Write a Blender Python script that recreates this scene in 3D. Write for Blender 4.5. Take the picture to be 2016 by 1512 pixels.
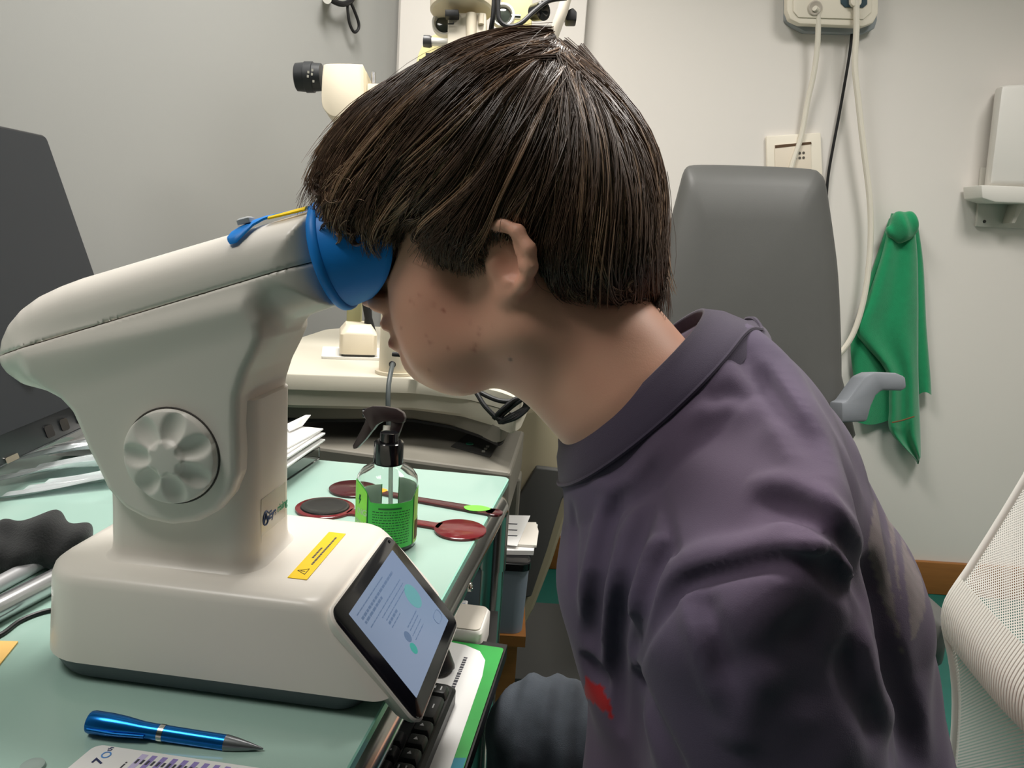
import bpy, bmesh, math, random
import numpy as np
from mathutils import Vector, Matrix
random.seed(7); rng = np.random.default_rng(7)
SC = bpy.context.scene
COL = SC.collection
for o in list(bpy.data.objects): bpy.data.objects.remove(o)

# ------------------------------------------------------------------ camera
F = 1514.0                       # focal length in pixels of a 2016 px wide frame
PITCH, ROLL = math.radians(11.0), math.radians(3.8)
CAM = np.array([0.0, 0.0, 1.10])
FWD = np.array([0, math.cos(PITCH), -math.sin(PITCH)])
_r0 = np.array([1.0, 0, 0]); _u0 = np.array([0, math.sin(PITCH), math.cos(PITCH)])
RGT = _r0*math.cos(ROLL) + _u0*math.sin(ROLL)
UPV = _u0*math.cos(ROLL) - _r0*math.sin(ROLL)
cd = bpy.data.cameras.new('camera'); cd.sensor_width = 36.0; cd.lens = 36.0*F/2016.0
cd.clip_start = 0.02; cd.clip_end = 50
cam = bpy.data.objects.new('camera', cd); COL.objects.link(cam)
cam.matrix_world = Matrix(((RGT[0], UPV[0], -FWD[0], CAM[0]), (RGT[1], UPV[1], -FWD[1], CAM[1]),
                           (RGT[2], UPV[2], -FWD[2], CAM[2]), (0, 0, 0, 1)))
SC.camera = cam
SC.view_settings.view_transform = 'Standard'
SC.view_settings.look = 'None'
SC.view_settings.gamma = 1.0
SC.view_settings.use_curve_mapping = False
SC.view_settings.exposure = 0.28

# ------------------------------------------------------------------ world and ceiling lamps
world = bpy.data.worlds.new('world'); SC.world = world; world.use_nodes = True
world.node_tree.nodes['Background'].inputs[0].default_value = (0.9, 0.95, 1.0, 1)
world.node_tree.nodes['Background'].inputs[1].default_value = 0.04
CEIL = 2.60
LAMPS = [(-0.22, 1.42, 0.60, 20.0, (1.0, 0.965, 0.915)), (1.15, 1.10, 0.60, 17.0, (1.0, 0.965, 0.915)),
         (-0.95, 0.15, 0.60, 7.5, (1.0, 0.965, 0.92))]
for i, (lx, ly, ls, lw, lc) in enumerate(LAMPS):
    ld = bpy.data.lights.new('ceiling_lamp_light', 'AREA'); ld.shape = 'SQUARE'; ld.size = ls*0.94
    ld.energy = lw; ld.color = lc; ld.spread = math.radians(138)
    lo = bpy.data.objects.new('ceiling_lamp_light', ld); COL.objects.link(lo)
    lo.location = (lx, ly, CEIL-0.035)

# ------------------------------------------------------------------ projection helpers (pixel of the photo -> place in the room)
def ray(x, y): return (x-1008)/F*RGT - (y-756)/F*UPV + FWD
def CP(x, y, d): return CAM + ray(x, y)*d
def onz(x, y, z):
    r = ray(x, y); return CAM + r*((z-CAM[2])/r[2])
def ony(x, y, Y):
    r = ray(x, y); return CAM + r*((Y-CAM[1])/r[1])
def onplane(x, y, P, n):
    r = ray(x, y); return CAM + r*(((np.array(P)-CAM)@n)/(r@n))

# ------------------------------------------------------------------ materials
def mat(name, col, rough=0.5, metal=0.0, spec=0.5, noise=0.0, nscale=40.0, bump=0.0, bscale=200.0,
        trans=0.0, ior=1.45, sss=0.0, sheen=0.0, coat=0.0, alpha=1.0, emis=None, estr=0.0, stretch=None):
    m = bpy.data.materials.new(name); m.use_nodes = True
    nt = m.node_tree; b = nt.nodes['Principled BSDF']
    b.inputs['Base Color'].default_value = (*col, 1)
    b.inputs['Roughness'].default_value = rough
    b.inputs['Metallic'].default_value = metal
    b.inputs['Specular IOR Level'].default_value = spec
    b.inputs['IOR'].default_value = ior
    b.inputs['Transmission Weight'].default_value = trans
    if sss: b.inputs['Subsurface Weight'].default_value = sss; b.inputs['Subsurface Radius'].default_value = (0.012, 0.005, 0.003); b.inputs['Subsurface Scale'].default_value = 0.5
    if sheen: b.inputs['Sheen Weight'].default_value = sheen; b.inputs['Sheen Roughness'].default_value = 0.5
    if coat: b.inputs['Coat Weight'].default_value = coat; b.inputs['Coat Roughness'].default_value = 0.08
    b.inputs['Alpha'].default_value = alpha
    if emis: b.inputs['Emission Color'].default_value = (*emis, 1); b.inputs['Emission Strength'].default_value = estr
    tc = nt.nodes.new('ShaderNodeTexCoord'); vec = tc.outputs['Object']
    if stretch:
        mp = nt.nodes.new('ShaderNodeMapping'); mp.inputs['Scale'].default_value = stretch
        nt.links.new(vec, mp.inputs['Vector']); vec = mp.outputs['Vector']
    if noise:
        n = nt.nodes.new('ShaderNodeTexNoise'); n.inputs['Scale'].default_value = nscale; n.inputs['Detail'].default_value = 4
        nt.links.new(vec, n.inputs['Vector'])
        r = nt.nodes.new('ShaderNodeMix'); r.data_type = 'RGBA'
        r.inputs['A'].default_value = (*[max(0, c*(1-noise)) for c in col], 1)
        r.inputs['B'].default_value = (*[min(1, c*(1+noise)) for c in col], 1)
        nt.links.new(n.outputs['Fac'], r.inputs['Factor']); nt.links.new(r.outputs['Result'], b.inputs['Base Color'])
    if bump:
        n2 = nt.nodes.new('ShaderNodeTexNoise'); n2.inputs['Scale'].default_value = bscale; n2.inputs['Detail'].default_value = 3
        nt.links.new(vec, n2.inputs['Vector'])
        bp = nt.nodes.new('ShaderNodeBump'); bp.inputs['Strength'].default_value = bump; bp.inputs['Distance'].default_value = 0.002
        nt.links.new(n2.outputs['Fac'], bp.inputs['Height']); nt.links.new(bp.outputs['Normal'], b.inputs['Normal'])
    return m
def s2l(r, g, b):
    f = lambda c: (c/255/12.92 if c/255 <= 0.04045 else ((c/255+0.055)/1.055)**2.4)
    return (f(r), f(g), f(b))

# ------------------------------------------------------------------ object helpers
def thing(name, label, cat, loc=(0, 0, 0), group=None):
    o = bpy.data.objects.new(name, None); COL.objects.link(o); o.empty_display_size = 0.05
    o.location = [float(c) for c in loc]; o['label'] = label; o['category'] = cat
    if group: o['group'] = group
    return o
def tag(o, label, cat, group=None):
    o['label'] = label; o['category'] = cat
    if group: o['group'] = group
    return o
def struct(o): o['kind'] = 'structure'; return o
def pabs(o):
    v = Vector((0, 0, 0))
    while o: v = v + o.location; o = o.parent
    return v
def link(name, me, m, parent=None, origin=None):
    """mesh data is in world coordinates; the object's origin is put at the mesh's own centre"""
    n = len(me.vertices)
    co = np.empty(n*3, dtype=np.float64); me.vertices.foreach_get('co', co); co = co.reshape(-1, 3)
    if origin is None:
        origin = (co.min(0)+co.max(0))/2; origin[2] = co[:, 2].min()
    origin = np.array(origin, dtype=float)
    me.vertices.foreach_set('co', (co-origin).ravel()); me.update()
    o = bpy.data.objects.new(name, me); COL.objects.link(o)
    if m is not None:
        for mm in (m if isinstance(m, (list, tuple)) else [m]): me.materials.append(mm)
    if parent is not None:
        o.parent = parent; o.location = Vector(origin) - pabs(parent)
    else: o.location = Vector(origin)
    return o
def mesh(name, V, Fc, m, parent=None, smooth=False, angle=None):
    me = bpy.data.meshes.new(name)
    me.from_pydata([tuple(map(float, v)) for v in V], [], [tuple(int(i) for i in f) for f in Fc]); me.update()
    if smooth:
        me.polygons.foreach_set('use_smooth', [True]*len(me.polygons))
        if angle:
            try: me.set_sharp_from_angle(angle=math.radians(angle))
            except Exception: pass
    return link(name, me, m, parent)
class G:
    """collects shapes that make ONE part"""
    def __init__(s): s.V = []; s.F = []; s.mi = []; s.cur = 0
    def add(s, V, Fc, M=None):
        k = len(s.V)
        if M is not None: V = [M @ Vector([float(c) for c in v]) for v in V]
        s.V += [tuple(float(c) for c in v) for v in V]
        for f in Fc: s.F.append(tuple(int(i)+k for i in f)); s.mi.append(s.cur)
        return s
    def box(s, c, sz, M=None, bev=0.0):
        bm = bmesh.new(); bmesh.ops.create_cube(bm, size=1.0)
        for v in bm.verts: v.co = Vector((v.co.x*sz[0]+c[0], v.co.y*sz[1]+c[1], v.co.z*sz[2]+c[2]))
        if bev: bmesh.ops.bevel(bm, geom=bm.edges[:], offset=bev, segments=3, profile=0.5, affect='EDGES')
        bm.verts.index_update()
        V = [v.co.copy() for v in bm.verts]; Fc = [[v.index for v in f.verts] for f in bm.faces]; bm.free()
        return s.add(V, Fc, M)
    def loft(s, rings, M=None, cap0=True, cap1=True, closed=True):
        n = len(rings[0]); V = [p for r in rings for p in r]; Fc = []
        for i in range(len(rings)-1):
            for j in range(n if closed else n-1):
                a = i*n+j; b = i*n+(j+1) % n
                Fc.append((a, b, b+n, a+n))
        if cap0: Fc.append(tuple(range(n))[::-1])
        if cap1: Fc.append(tuple(range((len(rings)-1)*n, len(rings)*n)))
        return s.add(V, Fc, M)
    def tube(s, pts, r, n=10, caps=True, M=None):
        pts = [np.array(p, dtype=float) for p in pts]; N = len(pts)
        rs = r if hasattr(r, '__len__') else [r]*N
        T = [pts[min(i+1, N-1)]-pts[max(i-1, 0)] for i in range(N)]
        T = [t/(np.linalg.norm(t)+1e-12) for t in T]
        a = np.array([0, 0, 1.0]) if abs(T[0][2]) < 0.9 else np.array([1.0, 0, 0])
        nn = np.cross(T[0], a); nn /= np.linalg.norm(nn); rings = []
        for i in range(N):
            nn = nn - T[i]*(nn@T[i]); nn /= np.linalg.norm(nn)+1e-12; b = np.cross(T[i], nn)
            rings.append([pts[i]+rs[i]*(math.cos(2*math.pi*k/n)*nn+math.sin(2*math.pi*k/n)*b) for k in range(n)])
        return s.loft(rings, M, caps, caps)
    def lathe(s, prof, P, axis, n=32, M=None, cap0=False, cap1=False):
        """prof: (distance along axis, radius)"""
        P = np.array(P, float); ax = np.array(axis, float); ax /= np.linalg.norm(ax)
        a = np.array([0, 0, 1.0]) if abs(ax[2]) < 0.9 else np.array([1.0, 0, 0])
        e1 = np.cross(ax, a); e1 /= np.linalg.norm(e1); e2 = np.cross(ax, e1)
        rings = [[P+ax*d+r*(math.cos(2*math.pi*k/n)*e1+math.sin(2*math.pi*k/n)*e2) for k in range(n)] for d, r in prof]
        return s.loft(rings, M, cap0, cap1)
    def prism(s, poly, depth, M=None):
        """poly: list of 3-D points; depth: 3-vector"""
        d = np.array(depth, float); P = [np.array(p, float) for p in poly]
        return s.loft([P, [p+d for p in P]], M)
    def build(s, name, m, parent=None, smooth=True, angle=35, bevel=0.0, flip=False):
        me = bpy.data.meshes.new(name); me.from_pydata(s.V, [], s.F); me.update()
        bm = bmesh.new(); bm.from_mesh(me)
        for f, i in zip(bm.faces, s.mi): f.material_index = i
        bmesh.ops.recalc_face_normals(bm, faces=bm.faces[:])
        if bevel:
            ed = [e for e in bm.edges if len(e.link_faces) == 2 and e.calc_face_angle(0) > math.radians(30)]
            bmesh.ops.bevel(bm, geom=ed, offset=bevel, segments=2, profile=0.5, affect='EDGES', clamp_overlap=True)
        bm.to_mesh(me); bm.free()
        if smooth:
            me.polygons.foreach_set('use_smooth', [True]*len(me.polygons))
            try: me.set_sharp_from_angle(angle=math.radians(angle))
            except Exception: pass
        return link(name, me, m, parent)
def frame(O, x, y):
    x = Vector([float(c) for c in x]).normalized(); y = Vector([float(c) for c in y]); y = (y - x*y.dot(x)).normalized(); z = x.cross(y)
    return Matrix(((x[0], y[0], z[0], O[0]), (x[1], y[1], z[1], O[1]), (x[2], y[2], z[2], O[2]), (0, 0, 0, 1)))
def rrect(x0, x1, y0, y1, r, z=0.0, n=6):
    P = []
    rs = r if hasattr(r, '__len__') else (r,)*4
    for (cx, cy, a0, rr) in ((x1-rs[0], y0+rs[0], -90, rs[0]), (x1-rs[1], y1-rs[1], 0, rs[1]), (x0+rs[2], y1-rs[2], 90, rs[2]), (x0+rs[3], y0+rs[3], 180, rs[3])):
        for k in range(n+1):
            a = math.radians(a0+90*k/n); P.append((cx+rr*math.cos(a), cy+rr*math.sin(a), z))
    return P
def spline(pts, n=8):
    """Catmull-Rom through the points"""
    P = [np.array(p, float) for p in pts]; P = [2*P[0]-P[1]]+P+[2*P[-1]-P[-2]]; out = []
    for i in range(1, len(P)-2):
        for k in range(n):
            t = k/n
            out.append(0.5*((2*P[i])+(-P[i-1]+P[i+1])*t+(2*P[i-1]-5*P[i]+4*P[i+1]-P[i+2])*t*t+(-P[i-1]+3*P[i]-3*P[i+1]+P[i+2])*t**3))
    out.append(P[-2]); return out
def text(name, s, size, M, m, parent, depth=0.00015, align='LEFT', bold=0.0):
    cu = bpy.data.curves.new(name, 'FONT'); cu.body = s; cu.size = size; cu.extrude = depth; cu.align_x = align; cu.offset = bold
    ob = bpy.data.objects.new(name, cu); COL.objects.link(ob)
    me = bpy.data.meshes.new_from_object(ob); bpy.data.objects.remove(ob)
    me.transform(M); me.name = name
    return link(name, me, m, parent)

# ------------------------------------------------------------------ implicit surfaces -> mesh (surface nets)
def nets(Fv, org, h):
    Fv = Fv.astype(np.float32); S = Fv < 0
    nx, ny, nz = Fv.shape
    c = [S[i:nx-1+i, j:ny-1+j, k:nz-1+k] for i in (0, 1) for j in (0, 1) for k in (0, 1)]
    tot = sum(x.astype(np.int8) for x in c); act = (tot > 0) & (tot < 8)
    idx = -np.ones(act.shape, dtype=np.int64); I = np.argwhere(act); idx[act] = np.arange(len(I))
    val = {}
    for i in (0, 1):
        for j in (0, 1):
            for k in (0, 1): val[i, j, k] = Fv[I[:, 0]+i, I[:, 1]+j, I[:, 2]+k]
    acc = np.zeros((len(I), 3), np.float32); cnt = np.zeros(len(I), np.float32)
    for a in val:
        for ax in range(3):
            if a[ax] == 1: continue
            b = list(a); b[ax] = 1; b = tuple(b)
            va, vb = val[a], val[b]; m = (va < 0) != (vb < 0)
            t = np.where(m, va/np.where(m, va-vb, 1), 0)
            p = np.tile(np.array(a, np.float32), (len(I), 1)); p[:, ax] = t
            acc[m] += p[m]; cnt[m] += 1
    V = (I + acc/cnt[:, None])*h + np.array(org)
    Q = []
    for ax in range(3):
        o1, o2 = (ax+1) % 3, (ax+2) % 3
        sl0 = [slice(None)]*3; sl1 = [slice(None)]*3
        sl0[ax] = slice(0, -1); sl1[ax] = slice(1, None)
        a0, a1 = S[tuple(sl0)], S[tuple(sl1)]
        ch = a0 != a1
        E = np.argwhere(ch)
        ok = (E[:, o1] > 0) & (E[:, o2] > 0) & (E[:, o1] < act.shape[o1]) & (E[:, o2] < act.shape[o2]); E = E[ok]
        d1 = np.zeros(3, int); d1[o1] = 1; d2 = np.zeros(3, int); d2[o2] = 1
        g = lambda e: idx[e[:, 0], e[:, 1], e[:, 2]]
        q = np.stack([g(E-d1-d2), g(E-d2), g(E), g(E-d1)], 1)
        fl = a0[E[:, 0], E[:, 1], E[:, 2]]
        q[~fl] = q[~fl][:, ::-1]; Q.append(q)
    Q = np.concatenate(Q); Q = Q[(Q >= 0).all(1)]
    return V, Q
def npmesh(name, V, Q, m, parent=None, smooth=True, M=None):
    if M is not None:
        A = np.array(M); V = V@A[:3, :3].T + A[:3, 3]
    me = bpy.data.meshes.new(name); V = np.asarray(V, np.float32); n, k = Q.shape
    me.vertices.add(len(V)); me.vertices.foreach_set('co', V.ravel())
    me.loops.add(n*k); me.loops.foreach_set('vertex_index', Q.ravel().astype(np.int32))
    me.polygons.add(n); me.polygons.foreach_set('loop_start', np.arange(0, n*k, k, dtype=np.int32))
    me.polygons.foreach_set('loop_total', np.full(n, k, dtype=np.int32))
    me.update(calc_edges=True); me.validate()
    if smooth: me.polygons.foreach_set('use_smooth', [True]*len(me.polygons))
    return link(name, me, m, parent)
def grid(lo, hi, h):
    ax = [np.arange(l, u+h, h, dtype=np.float32) for l, u in zip(lo, hi)]
    return ax
def poly_sd(X, Y, poly):
    """signed distance to a polygon on arrays X, Y"""
    P = np.array(poly, float); d = np.full(X.shape, 1e9); s = np.ones(X.shape)
    N = len(P)
    for i in range(N):
        a = P[i]; b = P[i-1]; e = b-a; wx = X-a[0]; wy = Y-a[1]
        t = np.clip((wx*e[0]+wy*e[1])/(e@e+1e-12), 0, 1)
        d = np.minimum(d, (wx-e[0]*t)**2+(wy-e[1]*t)**2)
        c1 = Y >= a[1]; c2 = Y < b[1]; c3 = e[0]*wy > e[1]*wx
        fl = (c1 & c2 & c3) | (~c1 & ~c2 & ~c3); s = np.where(fl, -s, s)
    return s*np.sqrt(d)
def smin(a, b, k):
    h = np.clip(0.5+0.5*(b-a)/k, 0, 1); return b*(1-h)+a*h-k*h*(1-h)
def smax(a, b, k): return -smin(-a, -b, k)

# ------------------------------------------------------------------ the room
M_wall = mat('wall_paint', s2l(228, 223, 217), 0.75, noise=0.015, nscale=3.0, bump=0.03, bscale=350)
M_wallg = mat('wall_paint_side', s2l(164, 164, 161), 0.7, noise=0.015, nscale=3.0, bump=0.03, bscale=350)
M_wallb = mat('wall_paint_brown', s2l(120, 112, 104), 0.8)
M_ceil = mat('ceiling_paint', s2l(232, 231, 226), 0.8)
M_floor = mat('floor_linoleum', s2l(24, 96, 86), 0.45, noise=0.12, nscale=25)
M_wood = mat('oak_wood', s2l(150, 98, 48), 0.45, noise=0.22, nscale=9, stretch=(1, 8, 14), bump=0.05, bscale=30)
WALLY = 2.45
def slab(name, a, b, t, z0, z1, m, n):
    """vertical wall from a to b (xy), thickness t to the side n"""
    a = np.array(a); b = np.array(b); n = np.array(n, float); n /= np.linalg.norm(n)
    P = [(*a, z0), (*b, z0), (*(b+n*t), z0), (*(a+n*t), z0)]
    return struct(G().prism(P, (0, 0, z1-z0)).build(name, m, smooth=False))
struct(G().box((0.3, -0.2, -0.05), (4.2, 5.8, 0.1)).build('floor', M_floor, smooth=False))
struct(G().box((0.3, -0.2, CEIL+0.05), (4.2, 5.8, 0.1)).build('ceiling', M_ceil, smooth=False))
slab('wall_back', (-0.41, WALLY), (2.2, WALLY), 0.12, 0, CEIL, M_wall, (0, 1))
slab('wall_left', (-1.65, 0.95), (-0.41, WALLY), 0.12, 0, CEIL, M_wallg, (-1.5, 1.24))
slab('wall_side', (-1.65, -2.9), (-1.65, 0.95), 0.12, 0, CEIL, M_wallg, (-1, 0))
slab('wall_right', (2.2, -2.9), (2.2, WALLY), 0.12, 0, CEIL, M_wall, (1, 0))
slab('wall_front', (-1.65, -2.9), (2.2, -2.9), 0.12, 0, CEIL, M_wallb, (0, -1))
# pale boxed-in pillar behind the slit lamp
xl = ony(786, 60, WALLY-0.06)[0]; xr = ony(1152, 60, WALLY-0.06)[0]
struct(G().box(((xl+xr)/2, WALLY-0.031, CEIL/2), (xr-xl, 0.06, CEIL), bev=0.004).build('wall_pillar', M_wall))
struct(G().box(((xr+2.2)/2, WALLY-0.009, 0.0575), (2.2-xr-0.004, 0.016, 0.115), bev=0.003).build('baseboard_back', M_wood))
M_lampf = mat('lamp_frame', s2l(225, 225, 225), 0.4)
M_lampd = mat('lamp_diffuser', (0.9, 0.9, 0.88), 0.6, emis=(1, 0.96, 0.9), estr=2.0)
for i, (lx, ly, ls, lw, lc) in enumerate(LAMPS):
    t = thing('ceiling_lamp', ['square ceiling panel lamp above the slit lamp', 'square ceiling panel lamp above the mesh chair',
              'square ceiling panel lamp above the left end of the desk'][i], 'ceiling lamp', (lx, ly, CEIL-0.03), 'square ceiling panel lamps')
    g = G()
    for sx, sy, wx, wy in ((0, 1, 1, 0), (0, -1, 1, 0), (1, 0, 0, 1), (-1, 0, 0, 1)):
        g.box((lx+sx*ls/2, ly+sy*ls/2, CEIL-0.015), (ls+0.02 if wx else 0.02, 0.02 if wx else ls+0.02, 0.03))
    g.build('frame', M_lampf, t, smooth=False)
    G().box((lx, ly, CEIL-0.012), (ls-0.01, ls-0.01, 0.012)).build('diffuser', M_lampd, t, smooth=False)
# ------------------------------------------------------------------ glass desk
ZT = 0.75
M_chrome = mat('chrome', s2l(200, 198, 192), 0.18, metal=1.0, noise=0.05, nscale=60)
M_glass = mat('frosted_green_glass', s2l(160, 190, 179), 0.16, spec=0.6, noise=0.03, nscale=5)
M_gedge = mat('glass_edge_green', s2l(170, 232, 212), 0.15, spec=0.6)
M_black = mat('black_plastic', s2l(24, 24, 26), 0.4)
M_blackg = mat('black_gloss', s2l(16, 16, 18), 0.12)
M_white = mat('white_plastic', s2l(232, 230, 224), 0.4)
M_paper = mat('white_paper', s2l(235, 234, 232), 0.8)
M_ink = mat('print_ink', s2l(70, 70, 78), 0.7)
fr = np.array([0.006, 1.084]); ed = np.array([-0.096, -0.636]); ed = ed/np.linalg.norm(ed)   # far right corner, right edge towards the viewer
la = np.array([-math.cos(math.radians(4.5)), math.sin(math.radians(4.5))])
nr = fr+ed*0.86; fl = fr+la*1.02; nl = nr+la*1.02
desk = thing('glass_desk', 'glass topped computer desk with chrome tube frame under the white eye device', 'desk', (-0.5, 0.6, 0))
def rpoly(P, r, n=5):
    """polygon with rounded corners (2-D)"""
    out = []; N = len(P); P = [np.array(p, float) for p in P]
    for i in range(N):
        a, b, c = P[i-1], P[i], P[(i+1) % N]; u = (a-b)/np.linalg.norm(a-b); v = (c-b)/np.linalg.norm(c-b)
        p0 = b+u*r; p1 = b+v*r
        for k in range(n+1):
            t = k/n; out.append((1-t)**2*p0+2*t*(1-t)*b+t*t*p1)
    return out
g = G(); pl = rpoly([fr, fl, nl, nr], 0.012); pin = rpoly([fr+(la+ed)*0.0012, fl+(ed-la)*0.0012, nl-(la+ed)*0.0012, nr+(la-ed)*0.0012], 0.012)
R3 = lambda P, z: [(p[0], p[1], z) for p in P]
g.cur = 1; g.loft([R3(pin, ZT-0.010), R3(pl, ZT-0.0088), R3(pl, ZT-0.0012), R3(pin, ZT)], cap0=False, cap1=False)
g.cur = 0; n_ = len(pin); g.add(R3(pin, ZT), [range(n_)]); g.add(R3(pin, ZT-0.010), [range(n_)])
g.build('glass_top', [M_glass, M_gedge], desk, angle=30)
inr = lambda P, z: np.array([*P, z])
zr = ZT-0.031
a = fr+la*0.012+ed*0.03; b = nr+la*0.012-ed*0.02
G().tube([inr(a, zr-0.10), inr(a, zr-0.02)]+[inr(a+ed*0.02*(1-math.cos(t)), zr-0.02+0.02*math.sin(t)) for t in (0.4, 0.8, 1.2, 1.57)]+[inr(b, zr)], 0.019, n=20).build('side_rail', M_chrome, desk)
c_ = fl-la*0.03+ed*0.03; d_ = nl-la*0.03-ed*0.02
G().tube([inr(c_, zr), inr(d_, zr)], 0.019, n=16).build('side_rail', M_chrome, desk)
G().tube([inr(a+ed*0.10, zr-0.005), inr(c_+ed*0.10, zr-0.005)], 0.012, n=14).build('cross_rail', M_chrome, desk)
G().tube([inr(a+ed*0.55, zr-0.005), inr(c_+ed*0.55, zr-0.005)], 0.012, n=14).build('cross_rail', M_chrome, desk)
for P in (a, c_, b, d_):
    G().tube([inr(P, zr-0.01), inr(P, 0.02)], 0.017, n=18).build('leg', M_chrome, desk)
    G().lathe([(0, 0.0), (0, 0.02), (0.012, 0.022), (0.022, 0.018), (0.022, 0)], inr(P, 0.0), (0, 0, 1), n=16).build('foot', M_black, desk)
Pb = inr(fr+la*(-0.0075)+ed*0.295, zr-0.004)
G().lathe([(-0.004, 0.0052), (0.0006, 0.0052), (0.0016, 0.004), (0.0016, 0.0024), (0.0004, 0.0022), (0.0004, 0)], Pb, (0.98, -0.15, 0.1), n=18).build('bolt', M_chrome, desk)
# keyboard tray under the glass
ZK = 0.655
tr = thing('keyboard_tray', 'black pull-out keyboard tray hanging under the glass desk top', 'tray', (-0.12, 0.5, ZK-0.02))
ta = onz(992, 1277, ZK)[:2]; tb = onz(912, 1516, ZK)[:2]; td = (tb-ta)/np.linalg.norm(tb-ta); tn = np.array([td[1], -td[0]]); tn = tn if tn[0] < 0 else -tn
t0 = ta-td*0.012; t1 = ta+td*0.60
G().prism([inr(t0-tn*0.002, ZK-0.018), inr(t1-tn*0.002, ZK-0.018), inr(t1+tn*0.30, ZK-0.018), inr(t0+tn*0.30, ZK-0.018)], (0, 0, 0.0165)).build('board', M_black, tr, smooth=False)
for s_ in (0.03, 0.5):
    G().box((0, 0, 0), (0.02, 0.03, 0.075), M=Matrix.Translation((*(t0+td*s_+tn*0.26), ZK+0.035))).build('bracket', M_black, tr, smooth=False)

# leaflet with a green border
M_green = mat('leaflet_green', s2l(52, 160, 72), 0.4, noise=0.25, nscale=28)
M_teal = mat('leaflet_teal', s2l(20, 130, 150), 0.4, noise=0.2, nscale=30)
leaf = thing('leaflet', 'laminated white leaflet with a green border under the keyboard', 'leaflet', (*(ta+td*0.15), ZK))
FT = frame(inr(ta, ZK), (*td, 0), (*tn, 0))          # x along the edge to the viewer, y into the tray
if (FT @ Vector((0, 0, 1))-FT.translation).z < 0: SG = -1
else: SG = 1
def TL(x, y, z): return FT @ Vector((x, y, SG*z))
def flat(P, z0, z1): return [[TL(x, y, z0) for x, y in P], [TL(x, y, z1) for x, y in P]]
G().loft(flat(rpoly([(0, 0), (0.40, 0), (0.40, 0.21), (0, 0.21)], 0.004), 0, 0.0006)).build('border_print', M_green, leaf, smooth=False)
G().loft(flat([(0.185, 0.0005), (0.40, 0.0005), (0.40, 0.02), (0.19, 0.02)], 0.0006, 0.0008)).build('border_print', M_teal, leaf, smooth=False)
wp = [np.array(p) for p in [(0.005, 0.21), (0.004, 0.06), (0.006, 0.042), (0.014, 0.024), (0.03, 0.015), (0.06, 0.012), (0.40, 0.009), (0.40, 0.21)]]
G().loft(flat(wp, 0.0008, 0.0011)).build('white_panel', M_paper, leaf, smooth=False)
g = G(); g2 = G()
rr_ = random.Random(3)
for (x0, x1, y) in ((0.03, 0.085, 0.034), (0.026, 0.045, 0.066), (0.055, 0.085, 0.056), (0.205, 0.225, 0.048)):
    x = x0
    while x < x1:
        w_ = rr_.uniform(0.002, 0.005); g.loft(flat([(x, y), (x+w_, y), (x+w_, y+0.004), (x, y+0.004)], 0.0011, 0.0012)); x += w_+0.0012
for k in range(4):
    x = 0.203+k*0.006; g2.loft(flat([(x, 0.037), (x+0.004, 0.037), (x+0.004, 0.0415), (x, 0.0415)], 0.0011, 0.0012))
for pts in ([(0.097, 0.036), (0.105, 0.046), (0.099, 0.046), (0.106, 0.038)], [(0.24, 0.038), (0.236, 0.044), (0.243, 0.047), (0.238, 0.052)]):
    q = [TL(x, y, 0.0012) for x, y in spline([(*p,) for p in pts], 5)]; g.tube(q, 0.0007, n=5)
g.build('print', M_ink, leaf, smooth=False)['kind'] = 'stuff'; g2.build('icon_row', M_green, leaf, smooth=False)

# keyboard: long side along the desk edge, only its outer rows stick out
M_key = mat('key_plastic', s2l(34, 35, 36), 0.42, spec=0.5, noise=0.15, nscale=60)
M_kb = mat('keyboard_body', s2l(24, 25, 26), 0.4)
M_leg = mat('key_legend', s2l(205, 205, 205), 0.6)
kb0 = onz(902, 1338, ZK+0.022)[:2]
kx = float((kb0-ta)@td); ky = float((kb0-ta)@tn)
kb = thing('keyboard', 'black computer keyboard pushed half under the glass desk top', 'keyboard', (*(kb0+td*0.2+tn*0.06), ZK))
G().loft([[TL(x, y, 0.0015) for x, y in rpoly([(kx, ky), (kx+0.44, ky), (kx+0.44, ky+0.14), (kx, ky+0.14)], 0.01)],
          [TL(x, y, 0.014) for x, y in rpoly([(kx, ky), (kx+0.44, ky), (kx+0.44, ky+0.14), (kx, ky+0.14)], 0.01)],
          [TL(x, y, 0.017) for x, y in rpoly([(kx+0.003, ky+0.003), (kx+0.437, ky+0.003), (kx+0.437, ky+0.137), (kx+0.003, ky+0.137)], 0.01)]]).build('body', M_kb, kb)
def key(x0, y0, lx, ly, leg=None):
    i = 0.0006
    rings = [[TL(x, y, z) for x, y in rpoly([(x0+i+e, y0+i+e), (x0+lx-i-e, y0+i+e), (x0+lx-i-e, y0+ly-i-e), (x0+i+e, y0+ly-i-e)], 0.0022, 2)]
             for z, e in ((0.0165, 0), (0.021, 0.0008), (0.0236, 0.0024), (0.0241, 0.0042))]
    ko = G().loft(rings).build('key', M_key, kb)
    if leg:
        cx, cy = x0+lx*0.5, y0+ly*0.52; q = []
        if leg == 'up': q = [[(cx-0.0022, cy), (cx+0.0016, cy-0.002), (cx+0.0016, cy+0.002)]]
        elif leg == 'bar': q = [[(cx-0.003, cy-0.003), (cx-0.003, cy-0.0018), (cx+0.003, cy-0.0018), (cx+0.003, cy-0.003)], [(cx-0.003, cy+0.003), (cx-0.003, cy+0.0042), (cx+0.001, cy+0.0042), (cx+0.001, cy+0.003)]]
        else: q = [[(cx-0.001, cy-0.0035), (cx+0.001, cy-0.0035), (cx+0.001, cy+0.0035), (cx-0.001, cy+0.0035)]]
        g = G()
        for P in q: g.loft([[TL(x, y, 0.0240) for x, y in P], [TL(x, y, 0.02435) for x, y in P]])
        g.build('legend', M_leg, ko, smooth=False)
KP = 0.0188
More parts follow.
